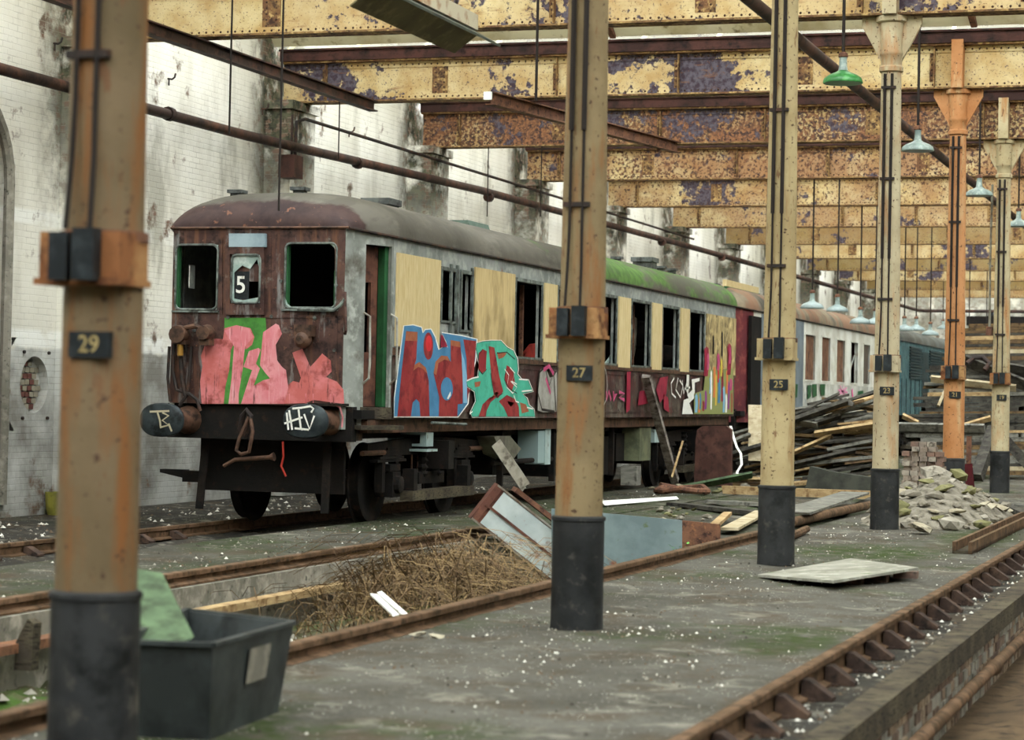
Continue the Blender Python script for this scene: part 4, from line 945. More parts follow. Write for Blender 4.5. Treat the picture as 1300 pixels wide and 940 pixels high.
# things seen through the side windows
ws = mat('torn_sheet', 'b9b6aa', [('8e8a7c', 3, .5, .1)], .8)
MB().prism([atx(801, 400, XS-.3), atx(808, 405, XS-.3), atx(806, 440, XS-.3), atx(802, 462, XS-.3)], (.02, 0, 0)).build('torn_sheet', ws, tr1)
MB().prism([atx(658, 455, XS-.5), atx(672, 437, XS-.5), atx(679, 436, XS-.5), atx(676, 455, XS-.5)], (.04, .05, 0)).build('red_seat', mat('red_seat', 'a8332a', [('7d241f', 5, .5, .1)], .7), tr1)
MB().prism([atx(763, 465, XS-.1), atx(781, 465, XS-.1), atx(781, 440, XS-.1), atx(772, 455, XS-.1)], (.006, 0, 0)).build('glass_shard', M['shard'], tr1)
for px, py in ((845, 455), (880, 440), (812, 425)):
    p = atx(px, py, XS-.6); MB().lathe([(.05, -.3), (.2, -.25), (.24, 0), (.2, .25), (.05, .32)], 12, p, 'x').build('seat_back', M['under'], tr1, smooth=True)
for k in range(6): MB().box(XT-HW+.1, XT+.3, 27.2+2.6*k, 27.25+2.6*k, 1.32, 3.25).build('partition', M['void'], tr1)  # added across the coach to keep its interior dark
# ---- roof ventilators
M['vent'] = mat('vent_grey', '4a4d4c', [('676b69', 4, .5, .1), ('2c2b2a', 7, .58, .08)], .6)
def vent(px, py, Y, w=.3, hh=.1, l=.35, par=tr1):
    p = aty(px, py, Y); x = p.x; b = MB(); z = p.z
    b.box(x-w/2, x+w/2, Y, Y+l, z-.16, z); b.box(x-w/2-.03, x+w/2+.03, Y-.04, Y+l+.04, z, z+.04); b.box(x-w*.2, x+w*.2, Y+.05, Y+l-.05, z+.04, z+.04+hh*.5)
    return b.build('roof_ventilator', M['vent'], par)
for px, py, Y in ((294, 245, 24.7), (378, 244, 24.9), (384, 236, 26.6), (477, 249, 27.5), (478, 244, 28.3), (520, 262, 29.5), (574, 277, 32), (690, 310, 35), (650, 296, 34.2), (782, 329, 37.5), (815, 335, 39.2), (838, 340, 40), (852, 343, 40.6)):
    # seat each ventilator on the roof line
    x = aty(px, py, Y).x; x = max(min(x, XT+.75), XT-.75); u = abs(x-XT)/(HW+.035)
    s_ = math.sqrt(max(0, 1-u**(2/.72))); z = ZG + .53*(s_**.9)*(min(1, .04+.96*math.sqrt(max(0, 1-(1-min(1, ((Y-YF+.02)/.95)))**2))) if Y < YF+.93 else 1)
    big = px in (384, 477, 815); w = .34 if big else .12; l = .4 if big else .14; tp_ = .2 if big else .1
    b = MB(); b.box(x-w/2, x+w/2, Y, Y+l, z-.12, z+tp_*.6); b.box(x-w/2-.03, x+w/2+.03, Y-.03, Y+l+.03, z+tp_*.6, z+tp_); b.build('roof_ventilator', M['vent'], tr1)
b = MB(); x = XT+.05; b.prism([(x-.3, 30.2, ZG+.45), (x+.3, 30.2, ZG+.45), (x+.22, 30.2, ZG+.66), (x-.22, 30.2, ZG+.66)], (0, .9, 0)); b.build('roof_hatch', mat('hatch_green', '66786e', [('4f5f57', 4, .5, .1)], .6), tr1)
for y in (26.5, 31, 33.5, 36, 38.5): MB().box(XS-.25, XS-.12, y, y+.16, ZG+.2, ZG+.3).build('lamp_iron', M['vent'], tr1)
for y in (29.8, 35.2, 40.5): MB().box(XT-HW, XT+HW, y, y+.05, ZG-.01, ZG+.02).build('roof_joint', M['vent'], tr1)

# ================================================================== graffiti (flat paint on the coach)
def decal(name, pts, m, f, off, par=tr1, lab=None):
    b = MB(); v = [f(x, y, off) for x, y in pts]; b.v = [tuple(p) for p in v]; b.f = [tuple(range(len(v)))]; b.m = [0]
    o = b.build(name, m, par)
    if lab: o['label'] = lab
    return o
def sp(px, py, off=.0): return atx(px, py, XS+off)
def cr(c): return [(480+x/3.916, 280+y/3.916) for x, y in c]      # coordinates read off an enlarged crop
def ell(cx, cy, rx, ry, n=20): return [(cx+rx*math.cos(2*math.pi*i/n), cy+ry*math.sin(2*math.pi*i/n)) for i in range(n)]
def grow(pts, d):
    cx = sum(p[0] for p in pts)/len(pts); out = []
    n = len(pts); ar = sum(pts[i][0]*pts[(i+1)%n][1]-pts[(i+1)%n][0]*pts[i][1] for i in range(n)); sg = 1 if ar > 0 else -1
    for i in range(n):
        a, b, c = pts[i-1], pts[i], pts[(i+1) % n]; tx, ty = c[0]-a[0], c[1]-a[1]; L = math.hypot(tx, ty) or 1
        out.append((b[0]+sg*ty/L*d, b[1]-sg*tx/L*d))
    return out
o0 = .034
BLUE = [(80,975),(84,880),(104,720),(130,525),(175,522),(215,533),(222,562),(235,545),(262,542),(282,580),(300,645),(330,626),(347,632),(338,600),(318,560),(415,575),(490,592),(482,700),(452,800),(445,910),(398,975)]
decal('graffiti_outline', grow(cr(BLUE), 1.4), M['white_paint'], sp, o0)
decal('graffiti_blue', cr(BLUE), M['g_blue'], sp, o0+.002, lab='big blue and red spray lettering')
decal('graffiti_red', cr([(96,975),(118,740),(140,550),(197,555),(190,690),(180,722),(205,706),(238,735),(252,800),(256,975),(210,975),(206,905),(190,888),(172,905),(163,975)]), M['g_red'], sp, o0+.004)
decal('graffiti_red', cr([(140,552),(196,556),(194,600),(136,598)]), M['g_brown'], sp, o0+.005)
decal('graffiti_red', cr([(174,748),(182,718),(205,704),(238,733),(246,765),(225,740),(200,728)]), M['g_brown'], sp, o0+.005)
decal('graffiti_red', cr(ell(250, 625, 24, 68)), M['g_red'], sp, o0+.004); decal('graffiti_bright', cr(ell(252, 612, 16, 40)), M['g_bred'], sp, o0+.005)
decal('graffiti_red', cr([(302,975),(304,880),(276,760),(286,702),(315,672),(345,675),(362,705),(360,595),(408,603),(416,690),(421,800),(420,912),(396,914),(394,975)]), M['g_red'], sp, o0+.004)
decal('graffiti_sienna', cr([(276,760),(286,702),(315,672),(345,675),(358,700),(330,692),(300,710),(290,770)]), M['g_brown'], sp, o0+.005); decal('graffiti_sienna', cr([(360,595),(408,603),(410,632),(362,622)]), M['g_brown'], sp, o0+.005)
decal('graffiti_counter', cr(ell(342, 838, 30, 58)), M['g_blue'], sp, o0+.006)
decal('graffiti_counter', cr([(342,885),(360,850),(362,870),(348,890)]), M['white_paint'], sp, o0+.008)
decal('graffiti_red', cr([(424,592),(488,600),(480,700),(474,820),(450,862),(444,905),(440,690)]), M['g_red'], sp, o0+.004)
decal('graffiti_stripe', cr([(414,650),(428,690),(442,770),(443,908),(424,908),(420,780)]), M['g_lblue'], sp, o0+.006)
decal('graffiti_red', cr([(312,570),(322,572),(340,612),(345,628),(312,632)]), M['g_crimson'], sp, o0+.006)
TEAL = [(488,640),(492,612),(520,604),(560,600),(610,600),(640,632),(672,650),(690,690),(694,740),(690,765),(712,792),(745,795),(768,850),(716,862),(738,885),(748,920),(772,940),(780,975),(468,975),(462,955),(488,900),(482,850),(445,825),(440,800),(498,782),(505,720)]
decal('graffiti_outline', grow(cr(TEAL), 1.5), M['white_paint'], sp, o0+.004)
decal('graffiti_outline', grow(cr(TEAL), .7), M['g_black'], sp, o0+.006)
decal('graffiti_teal', cr(TEAL), M['g_teal'], sp, o0+.008, lab='teal and red spray piece with jagged outline')
for pts, m in (([(520,640),(540,650),(536,745),(515,762),(498,735),(500,660)], 'g_red'), ([(550,625),(578,632),(590,700),(604,780),(622,850),(596,885),(574,862),(562,760)], 'g_red'), ([(590,655),(640,660),(625,680),(600,690)], 'g_brown'), ([(640,720),(670,740),(680,800),(665,850),(640,830),(628,780)], 'g_red'),
               ([(500,975),(520,915),(556,880),(600,868),(560,905),(540,945),(535,975)], 'g_red'), ([(535,975),(545,940),(570,910),(590,900),(575,930),(560,975)], 'g_teal'), ([(600,900),(640,868),(685,890),(700,930),(702,975),(645,975),(625,930)], 'g_red'), ([(480,805),(510,800),(505,825),(482,830)], 'g_brown'), ([(705,905),(735,915),(750,950),(715,960)], 'g_brown'), ([(640,900),(680,905),(660,930)], 'g_brown'), ([(545,900),(590,850),(600,862),(560,890)], 'g_brown')):
    decal('graffiti_patch', cr(pts), M[m], sp, o0+.010)
s = MB()
for st in ([(630,740),(650,770),(640,830),(670,860),(690,830),(660,800)], [(655,730),(680,760),(665,800),(690,815)], [(675,870),(685,900),(700,905)], [(440,798),(470,785),(500,778)], [(455,962),(470,950)], [(700,790),(745,793)], [(715,850),(765,845)], [(740,930),(770,938)]):
    s.strip([sp(x, y, o0+.012) for x, y in cr(st)], .018, (1, 0, 0))
s.build('graffiti_highlight', M['white_paint'], tr1)
s = MB()
for st in ([(640,735),(628,790),(650,835),(690,860),(690,890)], [(560,760),(570,830),(590,880),(620,860)], [(590,660),(640,655),(680,690)], [(520,640),(500,670),(500,740),(520,765),(540,740)]): s.strip([sp(x, y, o0+.0125) for x, y in cr(st)], .012, (1, 0, 0))
s.build('graffiti_line', M['g_black'], tr1)
# smaller tags along the side
decal('graffiti_tag', [(682,521),(683,500),(686,470),(692,466),(698,480),(703,478),(707,472),(707,523),(690,524)], M['g_silver'], sp, o0, lab='small silver tag with dark outline')
s = MB()
for st in ([(682,521),(684,474),(692,466),(697,490),(703,474),(706,523)], [(683,500),(688,520),(704,523)]): s.strip([sp(x, y, o0+.003) for x, y in st], .035, (1,0,0))
s.build('graffiti_line', M['g_black'], tr1)
s = MB()
for st in ([(690,470),(697,465),(703,475)], [(693,480),(699,500)], [(770,497),(770,508),(773,497),(776,508)], [(779,497),(779,508),(783,500),(779,503)], [(786,498),(793,500),(786,505),(793,508)]): s.strip([sp(x, y, o0+.004) for x, y in st], .06, (1,0,0))
s.build('graffiti_tag', M['g_magenta'], tr1)
s = MB(); s.strip([sp(x, y, o0) for x, y in ell(766, 490, 5, 24, 14)[9:]+ell(766, 490, 5, 24, 14)[:5]], .03, (1,0,0)); s.build('graffiti_tag', M['g_silver'], tr1)
for pts in ([(796,472),(801,472),(800,520),(795,525)], [(812,497),(825,495),(826,512),(810,515)], [(833,495),(838,480),(848,478),(846,500),(838,512)], [(843,520),(842,500),(848,505),(850,524)]): decal('graffiti_smear', pts, M['g_crimson'], sp, o0)
s = MB()
for st in ([(856,480),(852,487),(853,500),(858,505)], [(861,480),(858,495),(864,505),(867,490),(863,483)], [(866,483),(868,500),(872,485),(873,503)], [(869,494),(876,492)]): s.strip([sp(x, y, o0) for x, y in st], .035, (1,0,0))
s.build('graffiti_tag', M['white_paint'], tr1)
for pts in ([(872,476),(875,476),(874,500),(879,495),(878,482),(888,480),(888,484),(882,486),(882,505),(875,512),(880,526),(866,526),(868,508),(874,506),(871,495)],): decal('graffiti_tag', pts, M['white_paint'], sp, o0, lab='white arrow-like tag')
# colourful piece at the coach end
decal('graffiti_ground', [(881,500),(893,496),(896,470),(931,468),(931,526),(881,526)], M['g_olive'], sp, o0, lab='multicoloured dripping spray piece at coach end')
rnd = random.Random(5)
for i, (x, y0_, y1_, w_, m) in enumerate(((884,500,524,4,'g_lblue'),(888,505,524,3,'g_orange'),(889,498,520,2.5,'g_blue'),(893,508,522,3,'g_red'),(897,440,478,7,'g_crimson'),(899,448,470,3,'g_magenta'),(896,495,520,3,'g_purple'),(903,470,520,2.5,'white_paint'),(902,478,500,3,'g_lblue'),(907,465,505,3.5,'g_orange'),(909,475,515,2.5,'g_yellow'),(912,448,470,4,'g_magenta'),(913,480,512,3.5,'g_blue'),(917,462,510,3,'g_crimson'),(919,490,524,3,'g_lblue'),(916,455,478,3,'g_yellow'),(922,500,524,2.5,'white_paint'),(923,470,500,3,'g_orange'),(926,436,476,6,'g_crimson'),(927,440,462,3,'g_magenta'),(925,484,520,3,'g_purple'),(928,480,496,4,'g_magenta'),(929,498,524,2.5,'g_brown'),(906,425,450,2,'g_black'),(917,420,452,2,'g_black'),(912,468,486,2.2,'g_bred'))):
    decal('graffiti_streak', [(x-w_/2, y1_), (x-w_/2*.6, (y0_+y1_)/2), (x-w_/2*.8, y0_+3), (x, y0_), (x+w_/2*.8, y0_+3), (x+w_/2, (y0_+y1_)/2), (x+w_/2*.5, y1_)], M[m], sp, o0+.002+.0008*(i % 4))
# front: green patch and pink lettering
def ff(px, py, off): return aty(px, py, YF-off)
decal('graffiti_green', [(285,403),(337,403),(345,513),(284,513)], M['spray_green'], ff, .008, lab='green spray patch under the centre window')
decal('graffiti_pink', [(255,452),(262,434),(274,430),(283,431),(285,417),(300,413),(318,417),(323,428),(320,438),(312,444),(304,434),(297,436),(293,445),(291,470),(286,492),(284,513),(256,513),(254,485),(257,465)], M['pink_red'], ff, .011, lab='pink bubble lettering on the cab front')
decal('graffiti_pink', [(285,420),(300,413),(316,417),(322,428),(311,440),(308,470),(303,500),(303,513),(290,513),(294,480),(297,440),(292,432)], M['pink'], ff, .013)
decal('graffiti_pink', [(316,446),(328,442),(331,444),(325,462),(330,468),(322,490),(334,483),(346,480),(346,513),(306,513),(312,494),(320,470),(309,466)], M['pink'], ff, .0125)
decal('graffiti_pink', [(334,422),(350,411),(354,413),(358,424),(350,438),(352,458),(358,466),(363,470),(366,492),(361,513),(340,513),(344,482),(337,474),(330,464)], M['pink'], ff, .014)
decal('graffiti_pink', [(362,492),(372,484),(380,486),(382,480),(371,448),(384,443),(394,466),(404,455),(409,449),(420,458),(421,472),(414,479),(428,485),(436,495),(437,513),(420,511),(398,508),(388,512),(360,513)], M['pink_red'], ff, .012)
for i in range(9):
    x = 258+rnd.uniform(0, 175); decal('graffiti_drip', [(x, 500), (x+1, 500), (x+.8, 513), (x+.2, 513)], M['pink'], ff, .016)

# ================================================================== second coach (white) and third (teal)
M['c2_white'] = paint('coach_two_white', 'dcdcd4', [('c2bfb2', 1.6, .52, .1), ('a07a58', 2.4, .68, .04, (1,1,.4))], .6); M['c2_low'] = paint('coach_two_low', 'd0d0c8', [('a9a89e', 2, .5, .1), ('7d8a92', 3, .64, .06)], .6)
M['c2_red'] = paint('coach_two_red', '6d3235', [('562a30', 2, .52, .1), ('8a4a44', 5, .6, .07)], .6); M['c2_grey'] = paint('coach_two_grey', '77828a', [('646e76', 2, .5, .1)], .6)
YF2, YB2 = 43.65, 62.6
def s2(px): return atx(px, 440, XS).y
W2 = [(s2(a), s2(b_), 2.02, 3.02) for a, b_ in ((1022, 1034.5), (1043, 1053.5), (1062, 1072), (1080, 1088.5), (1096, 1104))]
tr2 = coach('white railway coach with boarded windows behind the timber heap', YF2, YB2, W2, (M['c2_white'], M['c2_low'], M['c2_red'], M['c2_grey']), roof_mat('coach_roof_two', '8a7d68', None, False, .95), [], [])
MB().prism([(XT+CW, YF2, 1.1), (XS, YF2+.76, 1.1), (XS, YF2+.76, ZG+.03), (XT+CW, YF2, ZG+.06)], (-.05, .02, 0)).build('cab_corner_panel', M['c2_red'], tr2)
y1_, y2_ = s2(966), s2(980); MB().box(XS-.06, XS+.012, y1_, y2_, 1.2, ZG).build('cab_corner_panel', M['c2_grey'], tr2)
y1_, y2_ = s2(1009), s2(1019.5); MB().box(XS-.05, XS+.014, y1_, y2_, 1.2, ZG).build('cab_corner_panel', M['c2_grey'], tr2)
MB().box(XS-.05, XS+.013, s2(953), s2(965.5), 1.3, 3.2).build('door_opening', M['void'], tr2)  # solid dark panel, stands in for the shade inside an open doorway
brn = paint('window_boarding', '6d4a38', [('83604a', 3, .5, .1), ('4a3026', 5, .58, .08)], .7)
for i, (a, b_, z0_, z1_) in enumerate(W2):
    if i != 3: MB().box(XS-.05, XS-.03, a, b_, z0_, z1_).build('window_board', brn if i != 4 else paint('window_boarding_grey', '5e544a', [('4a4038', 4, .5, .1)]), tr2)
    else: MB().bar((XS-.05, a+.1, 2.3), (XS-.05, b_-.1, 2.7), .06, .02, (1,0,0)).build('loose_slat', M['g_silver'], tr2)
for y0_, y1_, z0_, z1_ in W2:
    b = MB()
    for q in ((y0_-.04, y0_, z0_-.03, z1_+.04), (y1_, y1_+.04, z0_-.03, z1_+.04), (y0_, y1_, z1_, z1_+.04), (y0_, y1_, z0_-.03, z0_)): b.box(XS-.02, XS+.016, *q)
    b.build('window_frame', M['c2_white'], tr2)
for pts in ([(1025,489),(1030,489),(1030,503),(1025,508)], [(1031,488),(1037,488),(1037,503),(1032,505)], [(1041,488),(1048,488),(1047,502),(1042,502)], [(1010,488),(1013,488),(1012,505),(1009,505)], [(1089,497),(1096,496),(1096,508),(1093,503),(1090,508)], [(1092,512),(1097,512),(1096,522),(1093,520)], [(1103,497),(1108,500),(1107,512),(1103,510)]): decal('graffiti_patch', pts, M['green_paint'], sp, .02, tr2)
s = MB()
cx, cy = 1070, 497
for i in range(8): a = i*math.pi/4+.2; s.strip([sp(cx, cy, .02), sp(cx+6*math.cos(a), cy+8*math.sin(a), .02)], .05, (1,0,0))
s.build('graffiti_flower', paint('spray_candy', 'e58fb5', []), tr2); s = MB(); s.strip([sp(1082, 494, .02), sp(1083, 516, .02)], .14, (1,0,0)); s.build('graffiti_stroke', paint('spray_hot_pink', 'e0559c', []), tr2)
for pts in ([(1058,503),(1064,500),(1063,508),(1059,508)], [(1066,505),(1071,507),(1069,514),(1065,510)], [(1048,513),(1053,510),(1053,517),(1048,516)]): decal('graffiti_patch', pts, M['g_black'], sp, .02, tr2)
MB().box(XS-.55, XS-.5, YF2+.5, YF2+3.6, ZG+.33, ZG+.47).build('roof_board', M['green_paint'], tr2, label='green strip on coach roof'); MB().box(XS-.58, XS-.5, YF2+.5, YF2+3.6, ZG+.47, ZG+.6).build('roof_board', M['ply'], tr2)
for y in (46, 50, 53.5, 57, 60.5): MB().box(XT-.1, XT+.25, y, y+.3, ZG+.45, ZG+.62).build('roof_ventilator', M['vent'], tr2)
MB().box(XT-.9, XT+.9, YF2+.3, YB2, .5, 1.2).build('underframe', M['black'], tr2); bogie(45.3, 47.8, tr2); bogie(58.4, 60.9, tr2)

teal = paint('teal_coach', '45666a', [('34525a', 1.5, .5, .1), ('5d8080', 4, .58, .08), ('2a3a3c', 6, .6, .07)], .6); teal_d = paint('teal_dark', '2b3d40', [('1d2a2d', 3, .5, .1)], .6)
YF3, YB3 = 64.4, 84
t3 = thing('railway_coach', 'teal louvred coach behind the brick stack', 'train', (XT, YF3, 0))
MB().box(XT-HW, XS, YF3, YB3, ZBOT, ZG).build('body', teal, t3); roof_mesh(YF3-.05, YB3, False, .5).build('roof', roof_mat('coach_roof_three', '5a5f5c', None, False, 0), t3, smooth=True)
MB().box(XT-.9, XT+.9, YF3, YB3, .5, 1.21).build('underframe', M['black'], t3); bogie(66, 68.5, t3); bogie(80, 82.5, t3)
for i in range(11):
    z = 2.3 + i*.085
    for a, b_ in ((66.0, 68.4), (70.2, 78.0)): MB().obox((XS, a, z), (0, b_-a, 0), (.05, 0, -.03), (0, 0, .05)).build('louvre', teal_d, t3)
MB().box(XS, XS+.02, 68.6, 70.0, 1.4, 3.1).build('door', teal_d, t3)
for i in range(14): MB().box(XS, XS+.02, YF3+.1+i*.9, YF3+.14+i*.9, ZBOT, 2.25).build('batten', teal_d, t3)
for i in range(3): MB().box(XT+.35+i*.35, XT+.38+i*.35, YF3-.02, YF3, ZBOT, ZG).build('batten', teal_d, t3)
# ================================================================== timber, rubble and scrap
WOOD = {'dark': mat('wood_black', '3b3833', [('55524a', 3, .52, .1, (1,1,4)), ('242220', 7, .57, .08)], .85, bump=.2), 'grey': mat('wood_grey', '6b6a63', [('85837a', 4, .52, .1, (1,1,4)), ('47453f', 8, .58, .08)], .85, bump=.2),
        'brown': mat('wood_brown', '5d4a36', [('75603f', 4, .52, .1, (1,1,4)), ('3a2d21', 8, .58, .08)], .85, bump=.2), 'tan': mat('wood_tan', 'a08660', [('bda47a', 4, .52, .1, (1,1,4)), ('75593b', 8, .58, .08)], .85, bump=.1),
        'pale': mat('wood_pale', 'a99b7d', [('bdb196', 4, .52, .1), ('857559', 7, .6, .08)], .8), 'green': mat('wood_green', '4a5c44', [('5f7556', 4, .5, .1), ('36402f', 8, .58, .08)], .8), 'rusty': mat('wood_rusty', '5d4334', [('8a6046', 4, .5, .1), ('4a3024', 8, .58, .08)], .85)}
def plank(label, P, Q, w, t, m, name='timber_plank', cat='plank', group=None, up=(0,0,1), roll=0.0, rag=.03):
    P, Q = Vector(P), Vector(Q); d = (Q-P).normalized(); up = Vector(up); sd = d.cross(up).normalized(); n = sd.cross(d)
    if roll: c, s_ = math.cos(roll), math.sin(roll); sd, n = sd*c+n*s_, n*c-sd*s_
    r = random.uniform
    v = []
    for B, sg in ((P, -1), (Q, 1)):
        for a, e in ((-1,-1), (1,-1), (1,1), (-1,1)): v.append(B + sd*a*w/2 + n*e*t/2 + d*sg*r(-rag, rag))
    b = MB().add(v, [(0,1,2,3), (7,6,5,4), (0,4,5,1), (1,5,6,2), (2,6,7,3), (3,7,4,0)])
    lo = P if P.z < Q.z else Q
    o = b.build(name, WOOD[m] if isinstance(m, str) else m, loc=lo)
    return tag(o, label, cat, group)
rnd = random.Random(21); random.seed(4)
# ---- heap beside the coach ends, slope faces the camera
H1 = 'weathered board in the jumbled timber heap behind columns 25 and 23'
def h1(x, y, j=0.0): return athp(x, y, 39.4+j, .9)
def top1(x): return 575-(x-885)*.42 if x < 1000 else (527-(x-1000)*.45 if x < 1065 else 498+(x-1065)*.2)
HERO = []
for lab, a, b_, w_, t_, m in (('long dark grey board jutting left from the timber heap', (886, 586), (1002, 552), .16, .06, 'dark'), ('dark board on top of the timber heap', (1008, 541), (1076, 517), .16, .07, 'dark'),
        ('thin dark stick rising highest from the timber heap', (1010, 520), (1066, 493), .05, .04, 'dark'), ('tan splintered board right of column 25', (1008, 562), (1054, 541), .16, .04, 'tan'), ('pale tan board left of column 23', (1034, 553), (1112, 541), .14, .05, 'tan'),
        ('dark flat board sloping right of column 25', (1008, 578), (1086, 560), .12, .05, 'dark'), ('grey board with broken pale end left of column 25', (906, 566), (952, 548), .12, .05, 'grey'), ('thin grey board high left in the timber heap', (884, 560), (950, 541), .1, .04, 'grey'),
        ('mossy green board at the left foot of the timber heap', (868, 620), (955, 603), .2, .04, 'green'), ('brown board behind the paper ribbon', (905, 603), (970, 580), .12, .05, 'brown')):
    jj = -.8 if m == 'green' else .55 if m == 'brown' else -.15
    HERO.append((lab, h1(*a, jj), h1(*b_, jj+.05), w_, t_, .5, m))
import numpy as np
OBB = []
def obb(P, Q, w, t, roll):
    d = (Q-P).normalized(); sd = d.cross(Vector((0,0,1))).normalized(); n = sd.cross(d); c, s_ = math.cos(roll), math.sin(roll)
    return np.array((P+Q)/2), np.array([d, sd*c+n*s_, n*c-sd*s_]), np.array([(Q-P).length/2+.02, w/2, t/2])
def clash(A, B):
    T = B[0]-A[0]
    if np.linalg.norm(T) > np.linalg.norm(A[2])+np.linalg.norm(B[2]): return False
    ax = list(A[1])+list(B[1])+[np.cross(a, b) for a in A[1] for b in B[1]]
    for a in ax:
        l = np.linalg.norm(a)
        if l < 1e-6: continue
        if abs(T@a) > (np.abs(A[1]@a)@A[2] + np.abs(B[1]@a)@B[2]): return False
    return True
def ztop(o): return o[0][2] - np.abs(o[1][:, 2])@o[2]        # lowest point of a board
FIX = [obb(h1(950, 585, .12)+Vector((.135, 0, 0)), h1(950, 514, .12)+Vector((.135, 0, 0)), .3, .06, 0.0), (np.array([-7.6, 40.3, .3]), np.eye(3), np.array([.85, .2, .32])), (np.array([-9.0, 39.27, .55]), np.eye(3), np.array([.4, .12, .6]))]
cand = [(lab, obb(P, Q, w_, t_, r_), P, Q, w_, t_, r_, m) for lab, P, Q, w_, t_, r_, m in HERO]; OBB = [c[1] for c in cand]
n1 = tries = 0
while n1 < 100 and tries < 6000:
    tries += 1
    x0 = rnd.uniform(884, 1085); L = rnd.uniform(45, 150); sl = -rnd.uniform(.05, .34) if rnd.random() < .8 else rnd.uniform(-.05, .2)
    x1 = min(x0+L, 1118); y0_ = rnd.uniform(top1(x0)+4, 613); y1_ = y0_+sl*(x1-x0)
    if x1-x0 < 35 or y1_ < top1(x1)+2 or y1_ > 613: continue
    j = rnd.uniform(.1, 1.5); P, Q = h1(x0, y0_, j), h1(x1, y1_, j+rnd.uniform(-.25, .25))
    if min(P.z, Q.z) < .1 or (P.x < -9.2 and P.y < 43): continue
    w_, t_, r_ = rnd.uniform(.08, .18), rnd.uniform(.025, .06), rnd.uniform(-.4, .7)
    o = obb(P, Q, w_, t_, r_)
    if any(clash(o, q) for q in OBB) or any(clash(o, q) for q in FIX): continue
    OBB.append(o); n1 += 1
    cand.append((H1, o, P, Q, w_, t_, r_, rnd.choice(['dark', 'dark', 'grey', 'brown', 'brown', 'tan', 'dark', 'grey', 'tan'])))
# let every board settle on what lies under it
cand.sort(key=lambda c: ztop(c[1])); done = list(FIX)
for lab, o, P, Q, w_, t_, r_, m in cand:
    near = [q for q in done if np.hypot(*(q[0]-o[0])[:2]) < np.linalg.norm(q[2])+np.linalg.norm(o[2])]
    dz = 0.0
    while any(clash((o[0]-np.array([0, 0, dz]), o[1], o[2]), q) for q in near) and dz > -1: dz -= .015
    while ztop(o)-dz > .015 and dz < 2:
        o2 = (o[0]-np.array([0, 0, dz+.015]), o[1], o[2])
        if any(clash(o2, q) for q in near): break
        dz += .015
    done.append((o[0]-np.array([0, 0, dz]), o[1], o[2]))
    plank(lab, P-Vector((0, 0, dz)), Q-Vector((0, 0, dz)), w_, t_, m, group='boards in the timber heap' if lab == H1 else None, roll=r_, rag=.015)
tag(MB().obox(h1(950, 585, .12), Vector((.27, .0, 0)), Vector((0, .02, 0)), h1(950, 514, .12)-h1(950, 585, .12)).build('cream_board', WOOD['pale'], loc=h1(950, 585, .12)), 'upright cream board standing in the heap just left of column 25', 'board')
q0, q1 = h1(1022, 617, -.3), h1(1106, 620, -.3); q0.z = q1.z = 0.0; q1.y = q0.y
dk = tag(MB().prism([q0, Vector((q0.x+.08, q0.y, h1(1030, 592, -.3).z)), Vector((q0.x+.55, q0.y, h1(1060, 600, -.3).z)), Vector((q1.x, q0.y, h1(1106, 606, -.3).z)), q1], (0, .3, 0)).build('dark_crate', mat('tarred_panel', '33342f', [('474840', 3, .5, .1)], .8), loc=q0), 'dark tarred crate between columns 25 and 23 at foot of heap', 'crate')
tag(MB().prism([h1(1068, 513, -.1), h1(1069, 507, -.1), h1(1078, 508, -.1), h1(1084, 512, -.1), h1(1082, 516, -.1)], (.0, .15, 0)).build('timber_block', WOOD['dark'], loc=h1(1068, 518, -.1)), 'short black timber block on top of the heap', 'block')
pr_ = tag(MB().build('paper_ribbon', M['white_paint']), 'white curled paper ribbon hanging on the timber heap', 'paper') if False else None
rb = MB(); pts = [h1(x, y, -.35) for x, y in ((926, 541), (930, 556), (934, 568), (939, 576), (940, 590), (935, 598), (934, 601), (939, 604), (964, 602))]
for i in range(len(pts)-1):
    a, b_ = pts[i], pts[i+1]; w0 = Vector((.035, .04, 0)); rb.add([a, a+w0, b_+w0, b_], [(0,1,2,3)])
tag(rb.build('paper_ribbon', M['white_paint'], loc=pts[-2]), 'white curled paper ribbon hanging on the timber heap', 'paper')
# brown seat back leaning at the coach end
sb = [atx(x, y, -9.05) for x, y in ((881, 618), (884, 560), (886, 546), (893, 541), (922, 541), (928, 546), (928, 618))]
yb_ = 39.2; c0 = atz(882, 618, 0); sc = 39.2/sb[0].y
sbp = [aty(x, y, 39.2) for x, y in ((881, 617), (883, 560), (885, 546), (892, 541), (922, 541), (928, 546), (928, 617))]
tag(MB().prism(sbp, (0, .14, 0)).build('seat_back', mat('seat_leather', '4a302a', [('5f4038', 3, .5, .1), ('33211e', 6, .58, .08)], .6), loc=(sbp[0].x, 39.2, 0)), 'brown rounded seat back standing on end beside the coach', 'seat')
